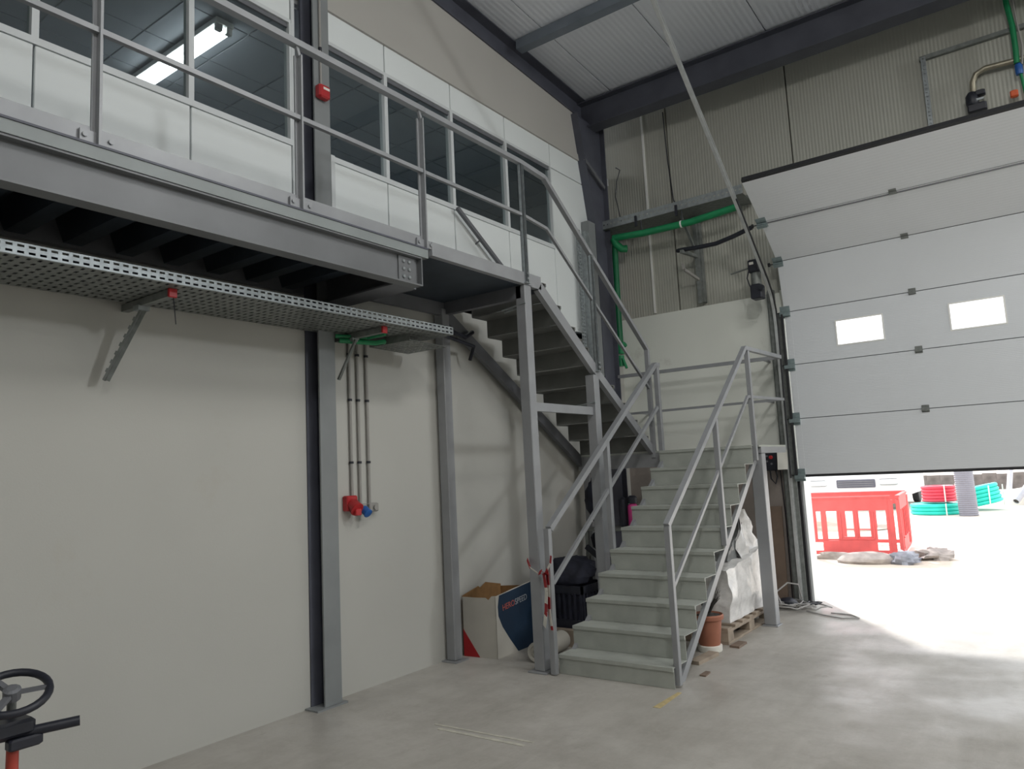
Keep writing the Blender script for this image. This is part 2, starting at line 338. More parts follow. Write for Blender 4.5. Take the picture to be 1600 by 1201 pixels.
# ------------------------------------------------------------------ upper office partition with windows
SILL, HEAD = 4.27, 5.245
pw = MB().box(XW-0.10, XW-0.06, -10.2, 8.1, 3.2, 3.3).build('wall_left_partition', M['alu'])
struct(pw, 'white office partition of panels along the walkway', 'wall')
MB().box(XW-0.03, XW, -10.2, 0.71, 3.28, 5.54).build('panel', M['panel'], pw)
bays = [(0.72, 1.69), (1.69, 2.66), (2.66, 3.50), (3.82, 4.53), (4.53, 5.44), (5.44, 6.355), (6.355, 7.27)]
WL = {1: 'leftmost visible office window beside the picture edge', 2: 'office window left of the white mullion that crosses the ceiling light', 3: 'office window directly left of the steel column, showing the light end',
      4: 'narrow dark office window directly right of the steel column', 5: 'second dark office window right of the steel column', 6: 'third dark office window right of the column', 7: 'dark office window nearest the hall corner'}
wn = 0
for (a, b) in bays:
    MB().bbox(XW-0.03, XW, a+0.006, b-0.006, 3.28, SILL-0.045).build('panel', M['panel'], pw)
    MB().bbox(XW-0.03, XW, a+0.006, b-0.006, HEAD+0.03, 5.54).build('panel', M['panel'], pw)
    wn += 1
    fr = MB(); w = 0.02
    fr.box(XW-0.06, XW+0.012, a, b, SILL-0.045, SILL); fr.box(XW-0.06, XW+0.005, a, b, HEAD, HEAD+0.03)
    fr.box(XW-0.06, XW+0.008, a, a+w, SILL, HEAD); fr.box(XW-0.06, XW+0.008, b-w, b, SILL, HEAD)
    fo = struct(fr.build('window_%d' % wn, M['alu']), WL[wn], 'window')
    MB().box(XW-0.035, XW-0.027, a+w, b-w, SILL, HEAD).build('pane', M['glass'], fo)
    # dark rubber gasket under the head rail
    MB().box(XW-0.03, XW-0.012, a+w, b-w, HEAD-0.035, HEAD).build('head_gasket', M['grey_dark'], fo)
MB().bbox(XW-0.03, XW, 7.276, 8.1, 3.28, 5.24).build('panel', M['panel'], pw)
MB().bbox(XW-0.03, XW, 7.276, 8.1, 5.25, 5.54).build('panel', M['panel'], pw)
for y in (3.50, 3.80): MB().box(XW-0.06, XW+0.01, y, y+0.03, 3.28, 5.54).build('panel_post', M['alu'], pw)
MB().box(XW, XW+0.06, 3.835, 3.875, 3.28, 4.25).build('panel_edge_trim', M['alu'], pw)
MB().box(XW, XW+0.058, 3.815, 3.835, 3.28, 4.25).build('panel_edge_gasket', M['rubber'], pw)
# office shell
struct(MB().box(-8.8, XW-0.06, -10.2, 9.0, 3.1, 3.28).build('floor_office', M['offwall']), 'office floor slab behind the windows', 'floor')
oc = struct(MB().box(-8.8, XW-0.07, -10.2, 9.0, 5.50, 5.6).build('ceiling_office', M['offwall']), 'tiled office ceiling behind the windows', 'ceiling')
for i in range(7):
    for j in range(17):
        x0 = XW-0.10-(i+1)*0.6; y0 = -1.2+j*0.6
        if y0+0.6 > 9: continue
        MB().box(x0+0.008, x0+0.592, y0+0.008, y0+0.592, 5.485, 5.505).build('ceiling_tile', M['tile'], oc)
struct(MB().box(-8.9, -8.8, -10.2, 9.0, 3.28, 5.5).build('wall_office_back', M['offwall']), 'far wall of the office', 'wall')
struct(MB().box(-8.8, -4.75, 8.8, 9.0, 3.28, 6.5).build('wall_office_end', M['offwall']), 'end wall of the dark office', 'wall')
# ceiling light in the office
lt = thing('ceiling_light', 'lit white batten light inside the office behind glass', 'light', (-5.9, 3.33, 5.40))
MB().bbox(-6.55, -5.17, 3.26, 3.42, 5.42, 5.47).build('housing', M['white'], lt)
for y in (3.295, 3.385): MB().tube([(-6.5, y, 5.395), (-5.22, y, 5.395)], 0.026, 10).build('tube', M['tube'], lt, True)
for x in (-6.53, -5.20):
    for y in (3.295, 3.385): MB().box(x-0.02, x+0.02, y-0.025, y+0.025, 5.365, 5.43).build('end_cap', M['white'], lt)

# ------------------------------------------------------------------ steel frame
def ibeam(m, p, q, h, w, tf=0.012, tw=0.009, up=(0, 0, 1)):
    p = Vector(p); q = Vector(q); d = (q-p).normalized(); a = d.cross(Vector(up)).normalized(); b = a.cross(d)
    m.bar(p+b*(h/2-tf/2), q+b*(h/2-tf/2), w, tf, up); m.bar(p-b*(h/2-tf/2), q-b*(h/2-tf/2), w, tf, up)
    m.bar(p, q, tw, h-2*tf, up)
    return m
cA = thing('steel_column', 'grey steel column against the cream wall, beside the three conduits', 'column', (-4.47, 3.67, 0))
m = MB(); m.box(-4.43, -4.415, 3.63, 3.785, 0.012, 6.2); m.build('flange', M['column'], cA)
MB().box(XW, -4.43, 3.70, 3.715, 0.012, 6.2).build('web', M['dark_steel_shade'], cA)  # dark tone paints the recess shade; the flange keeps the column paint
MB().box(XW-0.01, XW+0.012, 3.59, 3.80, 0.012, 6.2).build('rear_flange', M['dark_steel_shade'], cA)  # dark like the web, recess shade put into the colour
MB().box(XW, -4.39, 3.54, 3.82, 0, 0.012).build('base_plate', M['column'], cA)
# corner column with haunch
cB = thing('steel_column', 'dark steel corner column with flared top where roof beams meet', 'column', (-4.5, 8.3, 0))
MB().prism([(8.12, 0), (8.12, 4.75), (8.02, 5.25), (7.83, 6.10), (7.83, 6.14), (8.5, 6.12), (8.5, 0)], (-4.50, 0, 0), (0, 1, 0), (0, 0, 1), (0.014, 0, 0)).build('web', M['dark_steel_shade'], cB)
m = MB()
pts = [(8.12, 0), (8.12, 4.75), (8.02, 5.25), (7.83, 6.12)]
for (a, b) in zip(pts[:-1], pts[1:]): m.prism([(a[0]-0.015, a[1]), (a[0], a[1]), (b[0], b[1]), (b[0]-0.015, b[1])], (-4.56, 0, 0), (0, 1, 0), (0, 0, 1), (0.14, 0, 0))
m.build('haunch_flange', M['dark_steel_shade'], cB)
MB().box(-4.56, -4.42, 8.49, 8.505, 0, 6.15).build('rear_flange', M['dark_steel_shade'], cB)
m = MB()
m.bar((-4.435, 7.95, 5.55), (-4.435, 8.45, 5.30), 0.012, 0.05); m.build('stiffener', M['grey_dark'], cB)
# rafter along the wall
rb = MB(); ya, yb = -10.2, 8.3
ibeam(rb, (-4.62, ya, roof_z(ya)-0.16), (-4.62, yb, roof_z(yb)-0.16), 0.31, 0.24)
tag(rb.build('roof_rafter', M['dark_steel_shade']), 'dark steel rafter running along the top of the cream bulkhead', 'beam')
# eave beam along the end wall
eb = MB(); ibeam(eb, (-4.68, 8.27, 6.25), (12, 8.27, 6.25), 0.36, 0.22)
eb = tag(eb.build('eave_beam', M['dark_steel_shade']), 'deep dark steel eave beam above the end wall cladding', 'beam')
# purlins
for i, (y, lab) in enumerate(((6.66, 'slim dark purlin crossing the ceiling between rafter and door track'),)):
    z = roof_z(y); m = MB(); m.box(-4.48, 12, y-0.06, y+0.06, z-0.012, z-0.002); m.box(-4.48, 12, y-0.06, y-0.05, z-0.11, z-0.012); m.box(-4.48, 12, y-0.06, y+0.06, z-0.12, z-0.11)
    tag(m.build('roof_purlin', M['purlin']), lab, 'beam')

# ================================================================== WALKWAY
wk = thing('walkway', 'grey steel walkway platform bracketed along the office windows', 'walkway', (-4.0, 1.0, 2.96))
m = MB(); ibeam(m, (-3.535, -4.0, 3.065), (-3.535, 3.80, 3.065), 0.21, 0.10, 0.010, 0.008)
ob = m.build('edge_beam', M['beam'], wk)
m = MB()
m.box(-3.532, -3.520, 3.60, 3.76, 2.975, 3.155)
m.build('splice_plate', M['beam'], ob)
for yy in (3.645, 3.70):
    for zz in (3.01, 3.065, 3.12):
        MB().lathe([(0.013, 0), (0.013, 0.008), (0.009, 0.012)], (-3.520, yy, zz), 8, (1, 0, 0)).build('bolt', M['galv'], ob)
MB().box(-3.54, -3.487, 3.795, 3.805, 2.965, 3.165).build('end_plate', M['beam'], ob)
MB().box(-3.56, -3.478, -4.0, 3.86, 3.172, 3.236).build('deck_edge', M['deck_edge'], wk)
MB().box(-3.56, -3.472, -4.0, 3.86, 3.236, 3.247).build('deck_shadow_gap', M['dark_steel_shade'], wk)  # dark strip stands in for the shadowed gap below the toe board
MB().box(-3.53, -3.522, -4.0, 3.88, 3.247, 3.345).build('toe_board', M['grey'], wk)
MB().box(XW, -3.56, -4.0, 3.84, 3.20, 3.244).build('deck', M['deck'], wk)
y = -3.8
while y < 3.5:
    m = MB(); m.prism([(-0.10, 0.14), (-0.05, 0.0), (0.05, 0.0), (0.10, 0.14)], (XW+0.02, y, 3.06), (0, 1, 0), (0, 0, 1), (0.90, 0, 0)); m.build('deck_rib', M['deck'], wk); y += 0.30
m = MB(); ibeam(m, (XW+0.1, 3.72, 3.07), (-3.58, 3.72, 3.07), 0.22, 0.22); m.build('cross_beam', M['grey_dark'], wk)
m = MB(); m.box(XW, XW+0.05, -4, 3.55, 3.04, 3.2); m.build('wall_angle', M['grey_dark'], wk)
# guard rail of the walkway
RX = -3.505
gr = MB(); gr.bar((RX, -4.0, 4.312), (RX, 3.885, 4.312), 0.05, 0.04)
gr = gr.build('top_rail', M['grey'], wk)
MB().bar((RX, -4.0, 3.833), (RX, 3.885, 3.833), 0.03, 0.028).build('mid_rail', M['grey'], wk)
for y in (1.587, 2.77, 3.86):
    p = MB(); p.bar((RX, y, 3.235), (RX, y, 4.24), 0.05, 0.012, (0, 1, 0)); p.bar((RX-0.019, y, 3.235), (RX-0.019, y, 4.24), 0.012, 0.05, (0, 1, 0))
    p.bar((RX, y, 4.235), (RX-0.0, y-0.02, 4.295), 0.02, 0.02)
    p = p.build('rail_post', M['grey'], wk)
    b = MB()
    for s in (-0.06, 0.06): b.lathe([(0.012, 0), (0.012, 0.010)], (RX+0.0, y+s, 3.29), 8, (1, 0, 0))
    b.box(RX-0.012, RX, y-0.08, y+0.08, 3.262, 3.318); b.build('foot_clamp', M['grey'], p)

# ================================================================== STAIRCASE
st = thing('staircase', 'grey steel staircase with two flights, landing and railings', 'staircase', (-3.4, 6.4, 0))
def step(x0, x1, ynose, z, drop, going, sgn, mt='step'):
    """folded plate: tread + riser. sgn=+1 climbs towards +y"""
    t = 0.006; s = sgn
    poly = [(-s*0.012, 0), (s*(going+0.004), 0), (s*(going+0.004), -t), (s*(t), -t), (s*(t), -drop+0.002), (0, -drop+0.002), (0, -0.028), (-s*0.012, -0.028)]
    return MB().prism(poly, (x0, ynose, z), (0, 1, 0), (0, 0, 1), (x1-x0, 0, 0)).build('step', M[mt], st)
LX0, LX1 = -3.395, -2.405
for i in range(10):
    z = 0.151+0.18*i; y = 5.155+0.239*i
    step(LX0, LX1, y, z, 0.151 if i == 0 else 0.18, 0.239, 1)
UX0, UX1 = -4.42, -3.555
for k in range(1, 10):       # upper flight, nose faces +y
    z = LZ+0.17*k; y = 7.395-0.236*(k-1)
    step(UX0, UX1, y, z, 0.17, 0.236 if k < 9 else 0.05, -1, 'step_shaded')
# stringers
def stringer(x, p, q, w, h, name='stringer', mt='grey'): return MB().bar((x, p[0], p[1]), (x, q[0], q[1]), w, h).build(name, M[mt], st)
stringer(-2.435, (5.325, 0.005), (7.45, 1.625), 0.03, 0.065)
stringer(-3.375, (5.21, 0.005), (7.36, 1.66), 0.035, 0.065)
stringer(-3.53, (5.20, 3.265), (5.36, 3.265), 0.05, 0.115)
stringer(-3.53, (5.34, 3.235), (6.24, 2.575), 0.05, 0.10)
stringer(-3.53, (6.24, 2.575), (7.52, 1.705), 0.05, 0.085)
stringer(-4.44, (5.10, 3.12), (7.45, 1.68), 0.05, 0.11, mt='grey_dark')
# landing
ld = MB().box(-4.44, -2.36, 7.395, 8.30, 1.752, LZ).build('landing_deck', M['step'], st)
m = MB(); m.box(-4.46, -3.40, 7.40, 7.45, 1.60, 1.752); m.box(-4.46, -2.36, 8.25, 8.30, 1.69, 1.752); m.box(-2.41, -2.36, 7.45, 8.25, 1.69, 1.752); m.box(-4.46, -4.41, 7.45, 8.25, 1.60, 1.752); m.box(-3.42, -3.37, 7.45, 8.25, 1.60, 1.752)
m.build('landing_frame', M['grey'], st)
# upper platform
MB().box(-4.44, -3.55, 3.88, 5.46, 3.212, 3.236).build('platform_deck', M['deck'], st)
m = MB(); m.box(-3.55, -3.50, 3.93, 5.22, 3.215, 3.318); m.build('platform_edge', M['grey'], st)
m = MB(); m.box(-4.46, -4.42, 3.88, 5.2, 3.09, 3.21); m.box(-4.46, -3.55, 5.10, 5.16, 3.10, 3.212); m.build('platform_frame', M['grey_dark'], st)
# legs
def leg(x, y, z1, s=0.10, z0=0.012, plate=0.18, mt='grey'):
    h = s/2
    o = MB().bbox(x-h, x+h, y-h, y+h, z0, z1, 0.006).build('leg', M[mt], st)
    if plate: MB().bbox(x-plate/2, x+plate/2, y-plate/2, y+plate/2, 0, 0.012, 0.002).build('base_plate', M[mt], o)
    return o
leg(-3.555, 5.15, 3.215); leg(-4.455, 5.10, 3.15); leg(-3.555, 6.25, 2.52)
leg(-2.425, 7.53, 1.69, 0.12, plate=0.15); leg(-4.40, 7.50, 1.60, 0.08);  leg(-3.43, 7.42, 1.60, 0.07, plate=0.1)
MB().box(-3.575, -3.535, 5.20, 6.20, 2.13, 2.205).build('leg_brace', M['grey'], st)
for (y, z) in ((5.15, 3.05), (6.25, 2.25)):
    m = MB(); m.tube([(-3.78, y-0.02, z-0.02), (-3.50, y-0.055, z)], 0.007, 6); m.tube([(-3.78, y+0.02, z-0.03), (-3.62, y+0.0, z-0.02)], 0.008, 6); m.build('clamp_rod', M['galv'], st)
# railings of the lower flight
def rail(pts, w, h, name, mt='grey', up=(0, 0, 1)):
    m = MB()
    for a, b in zip(pts[:-1], pts[1:]): m.bar(a, b, w, h, up)
    return m.build(name, M[mt], st)
X1 = -2.395
rail([(X1, 5.19, 1.168), (X1, 7.30, 2.740), (X1, 8.50, 2.765), (-4.44, 8.50, 2.775)], 0.045, 0.04, 'handrail')
rail([(X1, 5.21, 0.70), (X1, 7.28, 2.250), (X1, 8.50, 2.285), (-4.44, 8.50, 2.285)], 0.022, 0.028, 'mid_rail')
for (y, z0, z1) in ((5.205, 0.02, 1.165), (6.345, 0.90, 2.01), (7.37, 1.62, 2.72)):
    MB().bbox(X1-0.022, X1+0.022, y-0.022, y+0.022, z0, z1, 0.003).build('rail_post', M['grey'], st)
for (x, z) in ((-2.6, 2.765), (-4.2, 2.775), (-2.6, 2.285), (-4.2, 2.285)): MB().bar((x, 8.51, z), (x, YB, z), 0.02, 0.02).build('wall_bracket', M['grey'], st)
X0 = -3.405
rail([(X0, 5.125, 1.145), (X0, 7.36, 2.700), (X0, 7.45, 2.705)], 0.05, 0.05, 'handrail')
rail([(X0, 5.14, 0.71), (X0, 7.36, 2.24)], 0.028, 0.035, 'mid_rail')
for (y, z0, z1) in ((5.10, 0.005, 1.15), (6.175, 0.80, 1.86), (7.40, 1.70, 2.69)):
    MB().bbox(X0-0.025, X0+0.025, y-0.025, y+0.025, z0, z1, 0.003).build('rail_post', M['grey'], st)
# railings of the upper flight
rail([(RX, 3.89, 4.312), (RX, 5.115, 4.312), (RX, 5.50, 4.285), (RX, 7.40, 2.90)], 0.045, 0.04, 'handrail')
rail([(RX, 3.89, 3.833), (RX, 5.13, 3.833), (RX, 5.50, 3.80), (RX, 7.40, 2.46)], 0.026, 0.026, 'mid_rail')
MB().bbox(RX-0.025, RX+0.025, 7.39, 7.43, 1.70, 2.90, 0.003).build('rail_post', M['grey'], st)
def unistrut(x, y, z0, z1, parent, s=0.041):
    m = MB(); h = s/2; t = 0.005
    m.box(x-h, x-h+t, y-h, y+h, z0, z1); m.box(x-h, x+h, y-h, y-h+t, z0, z1); m.box(x-h, x+h, y+h-t, y+h, z0, z1)
    m.box(x+h-t, x+h, y-h, y-h+0.011, z0, z1); m.box(x+h-t, x+h, y+h-0.011, y+h, z0, z1)
    return m.build('strut_post', M['galv'], parent)
for (y, z0, z1) in ((5.12, 3.22, 4.285), (6.27, 2.55, 3.72)):
    o = unistrut(RX+0.005, y, z0, z1, st)
    b = MB(); b.box(RX-0.02, RX+0.032, y-0.032, y+0.032, z0, z0+0.008); b.lathe([(0.012, 0), (0.012, 0.012)], (RX+0.025, y, z0+0.04), 8, (1, 0, 0)); b.lathe([(0.012, 0), (0.012, 0.012)], (RX+0.025, y, z0+0.085), 8, (1, 0, 0)); b.build('foot_bracket', M['galv'], o)
# wall handrail of the upper flight
rail([(-4.46, 5.40, 4.215), (-4.46, 7.3, 2.97)], 0.035, 0.035, 'wall_handrail', 'grey_dark')
for (y, z) in ((5.75, 3.985), (7.0, 3.165)): MB().bar((XW, y, z-0.04), (-4.46, y, z-0.01), 0.012, 0.012).build('wall_bracket', M['grey_dark'], st)

# tape tied round the rail foot
tp = thing('barrier_tape', 'red and white barrier tape knotted round the stair rail foot', 'tape', (-3.42, 5.06, 0.35))
def ribbon(pts, w, seglen=0.085, side=(0.82, -0.57, 0)):
    pts = [Vector(p) for p in pts]; side = Vector(side).normalized()
    m = MB(); fine = []
    for a, b in zip(pts[:-1], pts[1:]):
        n = max(1, round((b-a).length/0.03))
        for i in range(n): fine.append(a.lerp(b, i/n))
    fine.append(pts[-1]); d = 0
    for i in range(len(fine)-1):
        a, b = fine[i], fine[i+1]; m.mi = int(d/seglen) % 2; d += (b-a).length
        dr = (b-a).normalized(); s = side - dr*side.dot(dr); s = s.normalized() if s.length > 1e-4 else Vector((1, 0, 0)); n = dr.cross(s)*0.0015
        m.prism([(-w/2, 0), (w/2, 0), (w/2, 1), (-w/2, 1)], a-n/2, s, b-a, n)
    return m
TM = [M['card_red'], M['paper']]
ribbon([(-3.615, 5.09, 0.90), (-3.56, 5.05, 0.84), (-3.47, 5.03, 0.80), (-3.40, 5.04, 0.79)], 0.035).build('strand', TM, tp)
ribbon([(-3.43, 5.05, 0.80), (-3.41, 5.045, 0.66), (-3.42, 5.04, 0.50), (-3.45, 5.05, 0.38)], 0.06, 0.11).build('strand', TM, tp)
ribbon([(-3.40, 5.055, 0.82), (-3.39, 5.05, 0.68), (-3.395, 5.05, 0.52), (-3.37, 5.04, 0.36)], 0.05, 0.10).build('strand', TM, tp)
ribbon([(-3.42, 5.05, 0.79), (-3.36, 5.05, 0.88), (-3.35, 5.05, 0.94)], 0.035, 0.05).build('strand', TM, tp)
ribbon([(-3.47, 5.04, 0.80), (-3.44, 5.035, 0.815), (-3.37, 5.04, 0.79)], 0.05, 0.15).build('knot', TM, tp)

# ================================================================== CABLE TRAY UNDER THE WALKWAY
def perforated(m, o, a, b, la, lb, na, nb, t, fa=0.55, fb=0.45):
    """flat plate la x lb in directions a,b with na x nb rectangular slots, thickness t"""
    o = Vector(o); a = Vector(a); b = Vector(b); n = a.cross(b)*t
    pb = lb/nb; hb = pb*fb; pa = la/na; ha = pa*fa
    def q(u0, u1, v0, v1): m.prism([(u0, v0), (u1, v0), (u1, v1), (u0, v1)], o, a, b, n)
    q(0, la, 0, (pb-hb)/2); q(0, la, lb-(pb-hb)/2, lb)
    for j in range(nb):
        v0 = j*pb+(pb-hb)/2; v1 = v0+hb
        if j: q(0, la, v0-(pb-hb), v0)
        for i in range(na+1):
            u0 = i*pa-(pa-ha)/2; q(max(0, u0), min(la, u0+(pa-ha)), v0, v1)
    return m
ct = thing('cable_tray', 'long perforated galvanised cable tray under the walkway', 'cable tray', (-4.2, 2.0, 2.75))
TY0, TY1 = -1.5, 4.58
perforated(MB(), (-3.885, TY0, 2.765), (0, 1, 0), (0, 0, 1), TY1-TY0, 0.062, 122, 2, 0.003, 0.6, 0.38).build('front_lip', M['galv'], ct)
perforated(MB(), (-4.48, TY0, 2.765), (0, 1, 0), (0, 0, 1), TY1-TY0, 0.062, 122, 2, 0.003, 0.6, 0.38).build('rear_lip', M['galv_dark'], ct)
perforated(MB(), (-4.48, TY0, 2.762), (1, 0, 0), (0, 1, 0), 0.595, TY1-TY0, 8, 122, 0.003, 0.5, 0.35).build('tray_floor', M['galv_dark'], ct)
m = MB(); m.box(-4.45, -3.95, TY0, 4.4, 2.767, 2.79); 
for i in range(6): m.tube([(-4.42+0.085*i, TY0, 2.80), (-4.40+0.085*i, 1.5, 2.80), (-4.43+0.085*i, 3.0, 2.80), (-4.41+0.08*i, 4.5, 2.80)], 0.02, 6)
tag(m.build('cable_bundle', M['black']), 'dark cables lying in the tray under the walkway', 'cables')
tb = thing('tray_end_piece', 'bent galvanised tray offcut hanging below the tray end', 'tray', (-4.2, 4.5, 2.68))
m = MB(); perforated(m, (-4.47, 4.20, 2.70), Vector((1, 0.1, 0.02)).normalized(), Vector((0, 1, -0.02)).normalized(), 0.42, 0.45, 7, 8, 0.003, 0.5, 0.4); m.build('sheet', M['galv_dark'], tb)
MB().bar((-4.47, 4.20, 2.73), (-4.05, 4.24, 2.735), 0.004, 0.06).build('lip', M['galv_dark'], tb)
tg = thing('cable_loop', 'dark loose cable ends poking from the tray by the post', 'cables', (-4.2, 4.8, 2.8))
MB().tube([(-4.35, 4.3, 2.825), (-4.2, 4.62, 2.90), (-4.25, 4.85, 2.92), (-4.35, 5.3, 2.90), (-4.38, 5.45, 2.97)], 0.022, 8).build('cable', M['black'], tg, True)
MB().tube([(-4.25, 4.25, 2.82), (-4.12, 4.55, 2.88), (-4.30, 5.0, 2.86), (-4.33, 5.40, 2.82), (-4.40, 5.42, 2.70)], 0.018, 8).build('cable', M['black'], tg, True)
# brackets
def bracket(y, lab, brace):
    t = thing('tray_bracket', lab, 'bracket', (-4.4, y, 2.5), 'tray brackets')
    m = MB(); m.box(XW, -3.995, y-0.022, y+0.022, 2.715, 2.758); m.build('arm', M['galv_dark'], t)
    MB().bbox(-3.995, -3.975, y-0.026, y+0.026, 2.71, 2.763, 0.004).build('end_cap', M['red'], t)
    m = MB()
    if brace == 'hang':
        d = Vector((-0.11, -0.16, -0.43)); p = Vector((-4.33, y, 2.70)); m.bar(p, p+d, 0.045, 0.012); 
        m.bar(p+Vector((0, 0.017, 0)), p+d+Vector((0, 0.017, 0)), 0.006, 0.03)
        for i in range(7):
            c = p+d*(0.12+0.12*i); m.bar(c+Vector((0.004, -0.012, 0)), c+Vector((0.004, -0.012, 0))+d*0.05, 0.02, 0.016)
        m.build('slotted_strut', M['galv_dark'], t)
        MB().tube([(-4.01, y+0.02, 2.72), (-4.0, y+0.03, 2.56)], 0.003, 5).build('tie_wire', M['black'], t)
    else:
        m.bar((-4.43, y-0.07, 2.40), (-4.28, y-0.02, 2.70), 0.03, 0.014); m.build('brace', M['galv_dark'], t)
    m = MB(); m.box(-4.36, -4.30, y-0.035, y+0.035, 2.69, 2.72); m.build('clamp', M['galv'], t)
bracket(2.23, 'tray bracket with red cap and slotted strut hanging on the bare wall', 'hang')
bracket(3.90, 'tray bracket with red cap just right of the steel column', 'brace')
m = MB(); m.tube([(-4.40, 3.78, 2.735), (-4.28, 4.0, 2.73), (-4.10, 4.02, 2.735)], 0.016, 8); m.tube([(-4.38, 3.8, 2.70), (-4.25, 4.06, 2.69), (-4.2, 4.1, 2.70), (-4.3, 4.2, 2.72)], 0.02, 8)
tag(m.build('green_hose', M['green'], None, True), 'short green hose under the tray above the conduits', 'hose')
# conduits with sockets
for i, (y, z0) in enumerate(((4.012, 1.47), (4.098, 1.42), (4.195, 1.42))):
    t = thing('conduit', ('conduit nearest the column running down to the red socket', 'middle of the three wall conduits, down to the blue socket', 'conduit furthest from the column, of the three on the wall')[i], 'conduit', (-4.51, y, z0), 'wall conduits')
    MB().tube([(-4.512, y, z0), (-4.512, y, 2.76)], 0.0125, 10).build('pipe', M['conduit'], t, True)
    for z in (1.75, 2.25, 2.62): MB().lathe([(0.018, 0), (0.018, 0.018)], (-4.512, y, z), 10).build('pipe_clip', M['black'], t)
s = thing('power_socket', 'round red industrial power socket on the cream wall', 'socket', (-4.47, 3.98, 1.36))
MB().bbox(XW, -4.47, 3.925, 4.035, 1.38, 1.50, 0.008).build('back_box', M['red'], s)
MB().lathe([(0.046, 0), (0.052, 0.01), (0.052, 0.055), (0.056, 0.06), (0.056, 0.075), (0.04, 0.08)], (-4.48, 3.98, 1.435), 16, (0.8, 0, -0.6)).build('shroud', M['red'], s, True)
MB().bbox(-4.44, -4.40, 3.95, 4.01, 1.345, 1.40, 0.006).build('lid', M['red'], s)
s = thing('power_socket', 'small blue power socket beside the red one', 'socket', (-4.47, 4.10, 1.33))
MB().bbox(XW, -4.475, 4.065, 4.135, 1.36, 1.43, 0.006).build('back_box', M['conduit'], s)
MB().lathe([(0.030, 0), (0.034, 0.01), (0.034, 0.05), (0.037, 0.055), (0.037, 0.065), (0.026, 0.07)], (-4.48, 4.10, 1.39), 14, (0.8, 0, -0.6)).build('shroud', M['blue'], s, True)
s = MB(); s.bbox(XW, -4.47, 4.16, 4.26, 1.36, 1.43, 0.008); s.lathe([(0.02, 0), (0.02, 0.02)], (-4.47, 4.21, 1.395), 12, (1, 0, 0))
tag(s.build('junction_box', M['conduit']), 'grey wall box below the third conduit', 'box')
# fire call sounder on column
s = thing('fire_alarm', 'red fire alarm call point on the upper steel column', 'alarm', (-4.40, 3.69, 4.65))
MB().bbox(-4.415, -4.35, 3.635, 3.745, 4.635, 4.745, 0.012).build('body', M['red'], s)
MB().box(-4.35, -4.347, 3.67, 3.73, 4.70, 4.72).build('label_plate', M['paper'], s)
m = MB(); m.tube([(-4.405, 3.69, 4.745), (-4.405, 3.69, 6.1)], 0.010, 8); m.build('conduit_drop', M['conduit'], s, True)
MB().lathe([(0.014, 0), (0.014, 0.03)], (-4.405, 3.69, 5.05), 8).build('pipe_clip', M['black'], s)

